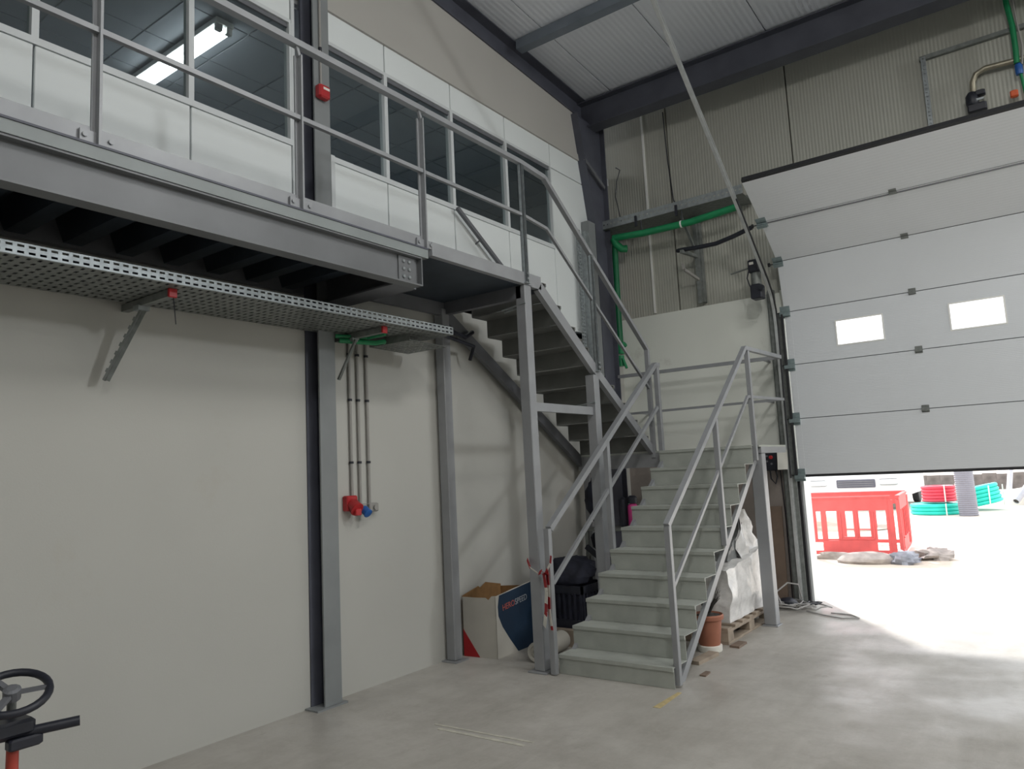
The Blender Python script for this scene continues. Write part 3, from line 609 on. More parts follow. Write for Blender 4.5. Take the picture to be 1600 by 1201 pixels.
# ================================================================== SECTIONAL DOOR
DX0, DX1, DY = -2.355, 2.35, 8.72
dr = struct(MB().box(DX0-0.02, DX1, DY+0.05, DY+0.06, 1.43, 1.45).build('door_1', M['rubber']), 'pale grey sectional overhead door raised half way', 'door')
edge = [(DY, 1.43), (DY, 2.065), (DY, 2.685), (DY, 3.305), (DY-0.10, 3.89), (DY-0.60, 4.235), (DY-1.14, 4.535)]
for i, ((ya, za), (yb, zb)) in enumerate(zip(edge[:-1], edge[1:])):
    d = Vector((0, yb-ya, zb-za)); L_ = d.length; d.normalize(); n = Vector((0, d.z, -d.y))  # outwards (+y)
    o = Vector((DX0, ya, za)); g = 0.004
    m = MB()
    def q(u0, u1, v0, v1): m.prism([(u0, v0), (u1, v0), (u1, v1), (u0, v1)], o, (1, 0, 0), d, n*0.042)
    if i == 2:     # windowed panel
        wz0, wz1 = 2.835-za, 3.125-za
        q(0, DX1-DX0, g, wz0); q(0, DX1-DX0, wz1, L_-g)
        xx = 0; wx = []
        c = -1.823
        while c < DX1-0.6: wx.append((c-DX0, c+0.49-DX0)); c += 1.10
        for (a, b) in wx: q(xx, a, wz0, wz1); xx = b
        q(xx, DX1-DX0, wz0, wz1)
        po = m.build('door_panel', M['door'], dr)
        for (a, b) in wx:
            fr = MB(); e = 0.014
            x0 = DX0+a; x1 = DX0+b
            fr.box(x0, x1, ya-0.004, ya+0.01, za+wz0, za+wz0+e); fr.box(x0, x1, ya-0.004, ya+0.01, za+wz1-e, za+wz1)
            fr.box(x0, x0+e, ya-0.004, ya+0.01, za+wz0+e, za+wz1-e); fr.box(x1-e, x1, ya-0.004, ya+0.01, za+wz0+e, za+wz1-e)
            fo = fr.build('window_frame', M['white'], po)
            MB().box(x0+e, x1-e, ya+0.012, ya+0.018, za+wz0+e, za+wz1-e).build('window_pane', M['glass_door'], po)
    else:
        q(0, DX1-DX0, g, L_-g); po = m.build('door_panel', M['door'], dr)
    if i > 0: MB().box(DX0, DX1, ya+0.012, ya+0.03, za-0.02, za+0.02).build('joint_seal', M['grey_dark'], po)
    # shallow moulded side cap
    MB().prism([(0, g), (0.07, g), (0.07, L_-g), (0, L_-g)], o-n*0.0015, (1, 0, 0), d, n*0.0015).build('end_cap', M['door'], po)
    if i == 5: MB().prism([(0, L_-g), (DX1-DX0, L_-g), (DX1-DX0, L_+0.03), (0, L_+0.03)], o, (1, 0, 0), d, n*0.05).build('top_seal', M['rubber'], po)
    if i == 0: MB().box(DX0, DX1, DY, DY+0.045, 1.405, 1.432).build('bottom_seal', M['rubber'], po)
    # side roller bracket + middle hinge at the lower joint
    def hinge(x, w, h, deep):
        c = Vector((x, ya, za))-n*0.001
        m = MB(); m.prism([(-w/2, -h/2), (w/2, -h/2), (w/2, h/2), (-w/2, h/2)], c-n*deep*0.2, (1, 0, 0), d, n*deep*0.2)
        m.prism([(-w/2, -h*0.3), (w/2, -h*0.3), (w/2, -h*0.02), (-w/2, -h*0.02)], c-n*deep, (1, 0, 0), d, n*deep*0.8)
        m.tube([c+Vector((-w/2, 0, 0))-n*deep*0.5, c+Vector((w/2, 0, 0))-n*deep*0.5], 0.010, 8)
        return m
    if i > 0:
        hinge(-1.03, 0.07, 0.075, 0.02).build('hinge', M['galv_dark'], po)
        hinge(0.75, 0.07, 0.075, 0.02).build('hinge', M['galv_dark'], po)
    hm = hinge(DX0+0.01, 0.11, 0.14, 0.05); c = Vector((DX0, ya, za))-n*0.03
    hm.build('roller_bracket', M['galv_teal'], po)
    rm = MB(); rm.lathe([(0.024, 0), (0.024, 0.02)], c+Vector((-0.10, 0, 0)), 12, (1, 0, 0)); rm.tube([c+Vector((-0.10, 0, 0)), c+Vector((0.02, 0, 0))], 0.006, 6); rm.build('roller', M['rubber'], po)
# track
tr = thing('door_track', 'galvanised door track rising from the jamb and slanting up to the roof', 'track', (-2.45, 8.7, 0))
prof = [(8.69, 0.0), (8.69, 3.15), (8.67, 3.35), (8.60, 3.52), (8.48, 3.65)]
y, z = 8.48, 3.65
prof += [(7.84, 4.19), (6.85, 4.955), (5.82, 5.75), (5.0, 6.38)]
def channel(m, prof, x, w=0.05, dep=0.03):
    for (a, b) in zip(prof[:-1], prof[1:]):
        p = Vector((x, a[0], a[1])); q_ = Vector((x, b[0], b[1])); d = (q_-p).normalized(); n = Vector((0, -d.z, d.y)); p = p-d*0.004; q_ = q_+d*0.004
        m.bar(p, q_, 0.006, w, n); m.bar(p+n*w/2+Vector((dep/2, 0, 0)), q_+n*w/2+Vector((dep/2, 0, 0)), dep, 0.006, n); m.bar(p-n*w/2+Vector((dep/2, 0, 0)), q_-n*w/2+Vector((dep/2, 0, 0)), dep, 0.006, n)
    return m
channel(MB(), prof, -2.465).build('rail', M['galv_bright'], tr)
m = MB(); m.box(-2.53, -2.465, 8.72, 8.80, 0.0, 3.6); m.box(-2.56, -2.53, 8.79, YB, 0.0, 3.6); m.build('track_angle', M['galv_dark'], tr)
MB().box(-2.44, -2.37, 8.77, 8.83, 0.0, 1.43).build('jamb_seal', M['rubber'], tr)
MB().box(-2.465, -2.39, 8.712, 8.718, 0.0, 3.3).build('jamb_plate', M['galv_dark'], tr)
MB().box(-2.388, -2.364, 8.67, 8.70, 1.40, 3.28).build('side_seal', M['rubber'], tr)
m = MB(); pr2 = [(8.655, 1.4)]+[p for p in prof[1:5]]+[(8.2, 3.88), (7.6, 4.38)]
m.tube([(-2.43, a-0.012, b) for a, b in pr2], 0.012, 6); m.build('edge_seal', M['rubber'], tr)
struct(MB().box(-2.37, -2.345, 8.82, 9.08, 0, 3.9).build('trim_2', M['alu']), 'white outer jamb trim of the door opening', 'trim')
struct(MB().box(-2.42, DX1+0.1, 8.83, 9.05, 3.35, 3.60).build('trim_3', M['backwall']), 'lintel above the door opening', 'trim')
# motor
mo = thing('door_motor', 'black and grey door motor hanging beside the slanted track', 'motor', (-2.54, 8.42, 3.45))
MB().bbox(-2.62, -2.50, 8.36, 8.50, 3.76, 3.91, 0.01).build('gear_head', M['black'], mo)
MB().lathe([(0.05, 0), (0.056, 0.02), (0.056, 0.14), (0.05, 0.16)], (-2.555, 8.43, 3.61), 16).build('motor_barrel', M['galv_dark'], mo, True)
MB().bbox(-2.615, -2.485, 8.36, 8.50, 3.45, 3.62, 0.012).build('control_cover', M['black'], mo)
MB().box(-2.60, -2.55, 8.357, 8.36, 3.85, 3.88).build('label_plate', M['paper'], mo)
MB().tube([(-2.84, 8.42, 3.80), (-2.62, 8.42, 3.83)], 0.011, 8).build('drive_shaft', M['galv_dark'], mo, True)
MB().tube([(-2.615, 8.37, 3.78), (-2.635, 8.36, 3.70), (-2.61, 8.36, 3.60)], 0.008, 6).build('lead', M['black'], mo, True)
MB().lathe([(0.03, 0), (0.03, 0.03)], (-2.475, 8.36, 3.56), 12, (0, -1, 0)).build('hand_wheel', M['black'], mo)
# control box + paper
cb = thing('control_box', 'black door control box with a red button on the end wall', 'control box', (-2.66, 8.75, 1.48))
MB().bbox(-2.74, -2.59, 8.70, YB, 1.49, 1.72, 0.008).build('housing', M['black'], cb)
MB().lathe([(0.022, 0), (0.022, 0.015), (0.016, 0.02)], (-2.65, 8.70, 1.645), 12, (0, -1, 0)).build('button', M['red'], cb)
for (x, z) in ((-2.70, 1.66), (-2.70, 1.60), (-2.65, 1.57)): MB().lathe([(0.012, 0), (0.012, 0.008)], (x, 8.70, z), 10, (0, -1, 0)).build('button', M['grey_dark'], cb)
MB().tube([(-2.68, 8.72, 1.49), (-2.67, 8.70, 1.40), (-2.62, 8.69, 1.34), (-2.60, 8.71, 1.42), (-2.62, 8.73, 1.50)], 0.009, 6).build('cable', M['black'], cb, True)
MB().tube([(-2.58, 8.77, 1.49), (-2.57, 8.79, 1.0), (-2.575, 8.80, 0.55), (-2.58, 8.80, 0.02)], 0.006, 6).build('cable', M['black'], cb, True)
m = MB(); n = 8
for i in range(n):
    z0 = 1.50+0.22*i/n; z1 = 1.50+0.22*(i+1)/n; k0 = 0.03*(1-i/n)**2; k1 = 0.03*(1-(i+1)/n)**2
    m.prism([(z0, -k0), (z1, -k1), (z1, -k1-0.002), (z0, -k0-0.002)], (-2.565, 8.655, 0), (0, 0, 1), (0, 1, 0), (0.115, 0, 0))
tag(m.build('notice_sheet', M['paper']), 'white paper sheet curling beside the control box', 'paper')
bw = MB().prism([(-2.78, 0), (-2.60, 0), (-2.60, 1.08), (-2.74, 1.08)], (0, 8.70, 0), (1, 0, 0), (0, 0.06, 1), (0, 0.02, 0)).build('board', M['wood_dark'])
tag(bw, 'brown board leaning on the end wall behind the stair leg', 'board')
# the lower band of the end wall: brown-grey up to just below the landing
# cables on floor
cbm = thing('cable_heap', 'tangled grey cables heaped on the floor by the door jamb', 'cables', (-2.4, 8.4, 0))
rnd = random.Random(3)
for k in range(9):
    cx_, cy_ = -2.45+rnd.uniform(-0.15, 0.25), 8.36+rnd.uniform(-0.15, 0.2); pts = []
    rr = rnd.uniform(0.10, 0.22)
    for i in range(14):
        t = i*0.55+k; pts.append((cx_+rr*math.cos(t)*(1+0.2*math.sin(3*t)), cy_+0.7*rr*math.sin(t), 0.012+0.03*abs(math.sin(1.7*t+k))+0.008*k*0.6))
    MB().tube(pts, 0.008, 6).build('cable', M['cable_grey'] if k % 3 else M['black'], cbm, True)
MB().tube([(-2.55, 8.3, 0.05), (-2.62, 8.35, 0.18), (-2.52, 8.45, 0.27), (-2.42, 8.5, 0.25), (-2.40, 8.52, 0.1)], 0.009, 6).build('cable', M['cable_grey'], cbm, True)
MB().tube([(-2.3, 8.3, 0.01), (-2.1, 8.15, 0.01), (-1.9, 8.05, 0.01), (-1.75, 8.12, 0.01), (-1.85, 8.25, 0.01), (-2.05, 8.28, 0.01)], 0.007, 6).build('cable', M['cable_grey'], cbm, True)
MB().blob((-2.52, 8.42, 0.07), 0.09, 0.08, 0.05, 5).build('plug_block', M['black'], cbm, True)

# ================================================================== END WALL SERVICES
t2 = thing('cable_tray', 'short galvanised cable tray high on the end wall above the green pipe', 'cable tray', (-3.7, 8.6, 4.75))
perforated(MB(), (-4.70, 8.42, 4.735), (1, 0, 0), (0, 0, 1), 2.08, 0.11, 40, 1, -0.003, 0.35, 0.16).build('front_lip', M['galv'], t2)
MB().box(-4.70, -2.62, 8.42, 8.84, 4.732, 4.736).build('tray_floor', M['galv_dark'], t2)
MB().box(-4.70, -2.62, 8.83, 8.84, 4.736, 4.85).build('rear_lip', M['galv_dark'], t2)
MB().tube([(-4.6, 8.6, 4.77), (-3.6, 8.55, 4.78), (-2.7, 8.6, 4.77)], 0.03, 8).build('cable_run', M['black'], t2, True)
for x in (-3.45, -4.0):
    m = MB(); m.box(x-0.015, x+0.015, 8.40, 8.42, 4.66, 4.80); m.tube([(x+0.06, 8.43, 4.73), (x+0.06, 8.44, 4.60)], 0.006, 6); m.build('hanger', M['black'], t2)
gp = thing('green_pipe', 'green plastic pipe below the end wall tray, dropping down the corner', 'pipe', (-4.4, 8.5, 3.0))
MB().tube([(-4.36, 8.46, 4.60), (-3.93, 8.45, 4.565), (-3.29, 8.45, 4.555), (-2.68, 8.45, 4.60)], 0.043, 12).build('run', M['green'], gp, True)
MB().tube([(-4.36, 8.46, 4.60), (-4.355, 8.50, 4.53), (-4.31, 8.57, 4.47), (-4.26, 8.62, 4.47)], 0.05, 12).build('elbow', M['green'], gp, True)
MB().tube([(-4.36, 8.50, 4.56), (-4.41, 8.57, 4.42), (-4.43, 8.59, 3.60), (-4.43, 8.59, 3.22)], 0.042, 12).build('drop', M['green_dark'], gp, True)
m = MB(); m.lathe([(0.05, 0), (0.055, 0.02), (0.055, 0.12), (0.05, 0.14)], (-4.43, 8.59, 3.08), 12); m.tube([(-4.43, 8.58, 3.06), (-4.43, 8.58, 2.92)], 0.045, 10); m.tube([(-4.43, 8.58, 3.16), (-4.35, 8.56, 3.20)], 0.04, 8); m.tube([(-4.39, 8.55, 3.02), (-4.34, 8.55, 2.88)], 0.018, 8); m.build('valve', M['green'], gp, True)
for (x, z) in ((-3.42, 4.545),):
    m = MB(); m.lathe([(0.046, 0), (0.046, 0.02)], (x, 8.45, z+0.012), 12, (1, 0, 0)); m.build('cable_tie', M['white'], gp)
MB().tube([(-4.47, 8.68, 4.3), (-4.48, 8.68, 3.7), (-4.48, 8.69, 3.55)], 0.04, 8).build('red_sleeve', M['redpaint'], gp, True)
# vertical perforated tray on the corner column
vt = thing('cable_tray', 'upright perforated tray with steel strut fixed to the corner column', 'cable tray', (-4.48, 7.9, 2.8))
perforated(MB(), (-4.47, 7.68, 2.85), (0, 1, 0), (0, 0, 1), 0.10, 1.72, 2, 40, 0.003, 0.5, 0.5).build('perforated_face', M['galv'], vt)
m = MB(); m.box(-4.50, -4.40, 7.80, 7.806, 2.85, 4.52); m.box(-4.46, -4.41, 7.806, 7.90, 2.85, 4.55); m.build('strut', M['galv'], vt)
m = MB(); m.box(-4.52, -4.42, 7.92, 8.09, 2.75, 4.72); m.build('side_channel', M['column'], vt)
# bracket post with arms
bp = thing('strut_bracket', 'galvanised wall strut with two short arms below the green pipe', 'bracket', (-3.36, 8.75, 3.6))
o = MB(); o.box(-3.385, -3.34, 8.74, 8.79, 3.60, 4.72); o.build('upright', M['galv_dark'], bp)
m = MB(); m.bar((-3.36, 8.75, 4.20), (-3.42, 8.40, 4.20), 0.04, 0.04); m.build('arm', M['galv_dark'], bp)
m = MB(); m.bar((-3.36, 8.75, 3.90), (-3.42, 8.45, 3.98), 0.03, 0.03); m.bar((-3.42, 8.45, 3.98), (-3.43, 8.45, 4.06), 0.03, 0.03); m.build('arm', M['conduit'], bp)
m = MB(); m.bar((-3.37, 8.76, 4.25), (-3.45, 8.55, 4.70), 0.035, 0.012); m.build('brace', M['galv_dark'], bp)
MB().box(-3.40, -3.32, 8.79, YB+0.07, 3.62, 4.70).build('wall_plate', M['galv_dark'], bp)
h = MB(); h.tube([(-3.50, 8.49, 4.245), (-3.44, 8.45, 4.235), (-3.25, 8.45, 4.22), (-3.0, 8.45, 4.215), (-2.8, 8.45, 4.25), (-2.56, 8.45, 4.31)], 0.027, 10)
tag(h.build('black_hose', M['black'], None, True), 'black hose resting on the wall strut arm', 'hose')
tag(MB().box(-4.045, -4.02, 8.86, 8.88, 3.60, 6.42).build('cable_cover', M['white']), 'thin white vertical cable cover on the cladding', 'cable cover')
for (pts, lab) in (([(-3.72, 8.87, 6.28), (-3.70, 8.865, 5.6), (-3.66, 8.865, 5.05), (-3.60, 8.86, 4.9)], 'thin dark cable hanging on the cladding right of the white strip'),
                   ([(-4.33, 8.6, 5.6), (-4.27, 8.6, 5.55), (-4.33, 8.6, 5.4), (-4.36, 8.6, 5.2), (-4.31, 8.62, 4.85)], 'thin dark wire looping beside the corner column')):
    tag(MB().tube(pts, 0.007, 6).build('cable', M['black'], None, True), lab, 'cable')
# services above the door, right side
sf = thing('pipe_bracket', 'galvanised strut bracket frame on the cladding above the door', 'bracket', (-0.3, 8.84, 5.1))
m = MB(); perforated(m, (-0.665, 8.83, 4.9), (0, 0, 1), (-1, 0, 0), 0.96, 0.045, 22, 1, 0.004, 0.5, 0.4); m.box(-0.71, -0.665, 8.835, 8.875, 4.9, 5.86); m.build('upright', M['galv'], sf)
MB().box(-0.72, 0.9, 8.83, 8.875, 5.83, 5.875).build('crossbar', M['galv_dark'], sf)
ht = thing('pipe_elbow', 'tarnished pipe elbow with black coupling above the door', 'pipe', (-0.26, 8.8, 5.1))
MB().tube([(-0.275, 8.8, 5.28), (-0.27, 8.8, 5.40), (-0.235, 8.8, 5.48), (-0.15, 8.8, 5.515), (0.10, 8.8, 5.50), (0.5, 8.8, 5.50)], 0.028, 10).build('pipe', M['brass'], ht, True)
m = MB(); m.lathe([(0.05, 0), (0.06, 0.02), (0.06, 0.1), (0.035, 0.14)], (-0.29, 8.76, 5.14), 12); m.bbox(-0.26, -0.17, 8.72, 8.80, 5.22, 5.28, 0.01); m.bbox(-0.34, -0.17, 8.72, 8.80, 5.06, 5.15, 0.012); m.build('coupling', M['black'], ht, True)
MB().bbox(-0.27, -0.19, 8.715, 8.72, 5.165, 5.19, 0.002).build('clamp_ring', M['galv'], ht)
hs = thing('green_hose', 'green hose with blue fitting hanging above the door at right', 'hose', (0.11, 8.78, 5.0))
MB().tube([(0.09, 8.78, 6.4), (0.10, 8.77, 6.1), (0.125, 8.77, 5.85), (0.125, 8.77, 5.60), (0.12, 8.77, 5.45)], 0.027, 10).build('hose', M['green'], hs, True)
MB().lathe([(0.03, 0), (0.035, 0.02), (0.035, 0.09), (0.03, 0.11)], (0.13, 8.77, 5.33), 12).build('fitting', M['blue'], hs, True)
MB().tube([(0.14, 8.77, 5.33), (0.15, 8.77, 5.2), (0.16, 8.77, 5.05)], 0.014, 8).build('tail', M['green'], hs, True)
MB().tube([(0.14, 8.76, 6.4), (0.16, 8.75, 5.9), (0.18, 8.75, 5.6), (0.16, 8.75, 5.42)], 0.009, 6).build('tube', M['conduit'], hs, True)
tag(MB().bbox(0.03, 0.10, 8.76, 8.82, 5.12, 5.19, 0.01).build('valve_cap', M['orange']), 'small orange cap above the door at right', 'cap')

# ================================================================== UNDER THE STAIRS
# carton
bx = thing('cardboard_box', 'open white carton with blue print under the stairs', 'box', (-4.3, 5.6, 0))
Np = Vector((-4.13, 5.30, 0)); A = Vector((-0.99, -0.10, 0)).normalized(); B = Vector((-0.03, 1, 0)).normalized(); Z = Vector((0, 0, 1)); LA, LB, H = 0.355, 0.60, 0.53
def wall_(o, a, la, top, n, outer, inner, name):
    m = MB(); poly = [(0, 0), (la, 0)]+top; k = len(poly)
    m.mi = 0; m.prism(poly, o, a, Z, n*0.006); 
    m.mi = 1; m.prism([(x*0.998+0.0005, y-0.001 if y else 0.001) for x, y in poly], o+n*0.006, a, Z, n*0.001)
    return m.build(name, [outer, inner], bx)
wall_(Np, A, LA, [(LA, H-0.01), (LA*0.55, H-0.012), (LA*0.30, H-0.01), (LA*0.22, H-0.03), (LA*0.12, H+0.005), (0, H+0.01)], B, M['card_white'], M['card_brown'], 'side')
wall_(Np, B, LB, [(LB, H+0.06), (LB*0.5, H+0.035), (0, H+0.005)], A, M['card_white'], M['card_brown'], 'side')
wall_(Np+B*LB, A, LA, [(LA, H), (0, H+0.02)], -B, M['card_brown'], M['card_brown'], 'side')
wall_(Np+A*LA, B, LB, [(LB, H+0.02), (LB*0.6, H+0.07), (LB*0.45, H+0.03), (LB*0.4, H+0.05), (0, H)], -A, M['card_brown'], M['card_brown'], 'side')
m = MB(); m.prism([(0.01, 0.01), (LA-0.01, 0.01), (LA-0.01, LB-0.01), (0.01, LB-0.01)], Np+Z*0.002, A, B, Z*0.30); m.build('contents', M['card_brown'], bx)
# printed areas
MB().prism([(0.055, H+0.005), (0.03, H-0.09), (0.035, H-0.17), (0.09, H-0.27), (0.20, H-0.40), (0.32, 0.002), (LB, 0.002), (LB, H+0.055)], Np-A*0.0015, B, Z, A*0.0012).build('printed_panel', M['card_blue'], bx)
MB().prism([(LA-0.17, 0.002), (LA, 0.002), (LA, 0.24)], Np-B*0.0015, A, Z, B*0.0012).build('printed_corner', M['card_red'], bx)
def lettering(txt, o, a, b, size, mt, parent, name):
    cu = bpy.data.curves.new(name, 'FONT'); cu.body = txt; cu.size = size; cu.extrude = 0.0006
    ob_ = bpy.data.objects.new(name, cu); dg = None
    COL.objects.link(ob_); bpy.context.view_layer.update()
    me = bpy.data.meshes.new_from_object(ob_.evaluated_get(bpy.context.evaluated_depsgraph_get())); COL.objects.unlink(ob_); bpy.data.objects.remove(ob_)
    n = a.cross(b); R_ = Matrix(((a.x, b.x, n.x, 0), (a.y, b.y, n.y, 0), (a.z, b.z, n.z, 0), (0, 0, 0, 1)))
    me.transform(R_); me.materials.clear(); me.materials.append(mt)
    o2 = bpy.data.objects.new(name, me); COL.objects.link(o2); o2.parent = parent; o2.location = Vector(o)-parent.location
    return o2
tb_ = Vector((0, 0.10, 1)).normalized(); ta = Vector((B.x, B.y, 0.10)).normalized(); tb2 = (-A).cross(ta).normalized()
lettering('HERO', Np-A*0.002+B*0.10+Z*(H-0.135), ta, tb2, 0.075, M['print_red'], bx, 'lettering')
lettering('SPEED', Np-A*0.002+B*0.30+Z*(H-0.115), ta, tb2, 0.075, M['print_white'], bx, 'lettering')
# paper roll
rl = thing('roll', 'pale hollow roll lying on the floor beside the stair leg', 'roll', (-3.77, 5.5, 0))
m = MB(); ax = Vector((0.12, -1, 0)).normalized(); c = Vector((-3.81, 5.85, 0.085)); ro, ri, ln = 0.085, 0.03, 0.52
m.lathe([(ri, 0.02), (ri, 0.0), (ro, 0.0), (ro, ln-0.01), (ro-0.008, ln), (ro-0.025, ln-0.004), (ro-0.03, ln-0.012), (ri+0.012, ln-0.012), (ri, ln-0.004), (ri, ln-0.05)], c, 24, ax); m.build('tube', M['card_white'], rl, True)
MB().lathe([(ri-0.002, 0), (ri-0.002, ln-0.05)], c, 16, ax).build('core', M['soil'], rl)
# timber, crate and clothes
tag(MB().bbox(-4.10, -3.62, 5.95, 6.02, 0.0, 0.15, 0.003).build('timber_offcut', M['wood']), 'pale timber offcut on the floor in front of the dark crate', 'timber')
cr = thing('crate', 'dark slatted plastic crate under the upper flight', 'crate', (-3.9, 6.3, 0.0))
cx0, cx1, cy0, cy1 = -4.16, -3.68, 6.04, 6.50
for z0, z1 in ((0.0, 0.16), (0.16, 0.22), (0.46, 0.53)):
    m = MB(); m.box(cx0, cx1, cy0, cy0+0.02, z0, z1); m.box(cx0, cx1, cy1-0.02, cy1, z0, z1); m.box(cx0, cx0+0.02, cy0, cy1, z0, z1); m.box(cx1-0.02, cx1, cy0, cy1, z0, z1); m.build('rim', M['black'], cr)
m = MB()
for i in range(8):
    x = cx0+0.02+i*(cx1-cx0-0.06)/7; m.box(x, x+0.025, cy0+0.002, cy0+0.018, 0.2, 0.48); y = cy0+0.02+i*(cy1-cy0-0.06)/7; m.box(cx1-0.018, cx1-0.002, y, y+0.025, 0.2, 0.48)
m.build('slats', M['navy'], cr)
MB().box(cx0+0.02, cx1-0.02, cy0+0.02, cy1-0.02, 0.02, 0.44).build('contents', M['navy'], cr)
tag(MB().blob((-3.95, 6.30, 0.60), 0.24, 0.22, 0.17, 11, 0.25).build('clothes_heap', M['navy'], None, True), 'dark clothes heaped in the slatted crate', 'clothes')
tag(MB().blob((-3.64, 6.42, 0.545), 0.04, 0.04, 0.025, 4, 0.1).build('orange_cap', M['orange'], None, True), 'small orange item beside the clothes heap', 'cap')
tag(MB().blob((-3.70, 6.62, 0.28), 0.16, 0.10, 0.28, 15, 0.2).build('dark_bag', M['navy'], None, True), 'dark bag slumped behind the crate', 'bag')
# rack with black bags
rk = thing('metal_rack', 'pale metal rack frame in the shade under the landing', 'rack', (-3.9, 7.1, 0))
for (x, y) in ((-4.13, 6.95), (-3.62, 6.95), (-4.13, 7.28), (-3.62, 7.28)): MB().box(x-0.018, x+0.018, y-0.018, y+0.018, 0, 0.98).build('upright', M['galv_dark'], rk)
for z in (0.30, 0.70, 0.96): MB().box(-4.15, -3.60, 6.93, 7.30, z, z+0.025).build('shelf', M['galv_dark'], rk)
tag(MB().blob((-4.05, 7.1, 1.28), 0.13, 0.14, 0.28, 21, 0.2).build('black_bag', M['navy'], None, True), 'tall black bag standing on the rack under the stairs', 'bag')
tag(MB().blob((-4.05, 7.08, 0.845), 0.09, 0.12, 0.11, 22, 0.2).build('helmet_bag', M['navy'], None, True), 'round black bundle on the rack middle shelf', 'bundle')
tag(MB().bar((-4.12, 6.90, 0.80), (-3.80, 6.90, 0.56), 0.03, 0.05).build('dark_strap', M['black']), 'dark strap slung across the rack front', 'strap')
pk = thing('bottle', 'bright pink bottle with a dark cap on the rack', 'bottle', (-3.63, 7.1, 0.985))
MB().lathe([(0.05, 0), (0.055, 0.01), (0.055, 0.22), (0.03, 0.25)], (-3.645, 7.1, 0.985), 14).build('body', M['pink'], pk, True)
MB().lathe([(0.05, 0), (0.05, 0.06), (0.03, 0.08)], (-3.645, 7.1, 1.235), 14).build('cap', M['black'], pk, True)
MB().bbox(-3.78, -3.71, 7.03, 7.12, 0.985, 1.30, 0.02).build('handle', M['black'], pk)
m = MB(); m.bar((-3.62, 6.99, 1.0), (-3.42, 7.02, 1.10), 0.03, 0.03); m.bar((-3.44, 7.02, 1.08), (-3.38, 7.10, 1.0), 0.05, 0.10)
tag(m.build('ochre_handle', M['yellow_wood']), 'ochre wooden tool handle lying beside the pink bottle', 'tool')
# pallet + wrapped goods
pl = thing('pallet', 'grey timber pallet under the lower flight', 'pallet', (-2.9, 7.2, 0))
px0, px1, py0, py1 = -3.32, -2.52, 6.58, 7.86
for x in (px0, (px0+px1)/2-0.05, px1-0.10): MB().bbox(x, x+0.10, py0, py1, 0, 0.022, 0.002).build('bottom_board', M['wood'], pl)
for x in (px0, (px0+px1)/2-0.05, px1-0.10):
    for y in (py0, (py0+py1)/2-0.07, py1-0.14): MB().bbox(x, x+0.10, y, y+0.14, 0.022, 0.10, 0.003).build('block', M['wood'], pl)
for i in range(7):
    y = py0+i*(py1-py0-0.10)/6; MB().bbox(px0, px1, y, y+0.10, 0.122, 0.144, 0.002).build('deck_board', M['wood'], pl)
for x in (px0, (px0+px1)/2-0.05, px1-0.10): MB().bbox(x, x+0.10, py0, py1, 0.10, 0.122, 0.002).build('stringer_board', M['wood'], pl)
def lumpy(x0, x1, y0, y1, z0, ztop, seed, amp, n=14):
    """box with wavy faces; ztop(u,v) gives height"""
    from mathutils import noise
    m = MB(); vs = []; fs = []; idx = {}
    def P(i, j, k):
        key = (i, j, k)
        if key in idx: return idx[key]
        uu, vv, ww = i/n, j/n, k/n
        h = ztop(uu, vv); p = Vector((x0+(x1-x0)*uu, y0+(y1-y0)*vv, z0+(h-z0)*ww))
        q_ = noise.noise_vector(p*4.5+Vector((seed, 0, 0)))*amp + noise.noise_vector(p*11+Vector((0, seed, 0)))*amp*0.5
        if k == 0: q_.z = 0
        idx[key] = len(vs); vs.append(p+q_); return idx[key]
    for i in range(n):
        for j in range(n):
            fs.append((P(i, j, n), P(i+1, j, n), P(i+1, j+1, n), P(i, j+1, n))); fs.append((P(i, j, 0), P(i, j+1, 0), P(i+1, j+1, 0), P(i+1, j, 0)))
            fs.append((P(i, 0, j), P(i+1, 0, j), P(i+1, 0, j+1), P(i, 0, j+1))); fs.append((P(i, n, j), P(i, n, j+1), P(i+1, n, j+1), P(i+1, n, j)))
            fs.append((P(0, i, j), P(0, i, j+1), P(0, i+1, j+1), P(0, i+1, j))); fs.append((P(n, i, j), P(n, i+1, j), P(n, i+1, j+1), P(n, i, j+1)))
    m.add(vs, fs); return m
wg = thing('wrapped_goods', 'white stretch wrapped goods stacked on the pallet', 'goods', (-2.9, 7.3, 0.145))
lumpy(-3.25, -2.56, 6.80, 7.84, 0.146, lambda a, b: 0.62+0.10*b, 1, 0.035).build('wrapped_block', M['wrap'], wg, True)
lumpy(-3.2, -2.66, 7.10, 7.72, 0.66, lambda a, b: 0.74+0.30*b, 5, 0.03).build('grey_sacks', M['wrap_grey'], wg, True)
rows = [(0.64, 7.28, 7.84), (0.70, 7.30, 7.95), (0.76, 7.31, 7.99), (0.82, 7.33, 7.88), (0.88, 7.37, 7.80), (0.94, 7.42, 7.75), (1.0, 7.46, 7.72), (1.06, 7.50, 7.68), (1.13, 7.54, 7.60)]
m = MB(); nc = 10; vs = []; fs = []
for side in (0, 1):
    for k, (zz, ya, yb) in enumerate(rows):
        for j in range(nc+1):
            yy = ya+(yb-ya)*j/nc
            vs.append((-2.63+0.03*math.sin(yy*23+zz*7)+0.015*math.sin(zz*31+j)+0.02*side-0.10*(zz-0.64), yy, zz))
R_ = len(rows); W_ = nc+1
for side in (0, 1):
    for k in range(R_-1):
        for j in range(nc):
            q_ = [side*R_*W_+k*W_+j, side*R_*W_+k*W_+j+1, side*R_*W_+(k+1)*W_+j+1, side*R_*W_+(k+1)*W_+j]; fs.append(tuple(q_ if side else q_[::-1]))
m.add(vs, fs); m.build('loose_film', M['wrap'], wg, True)
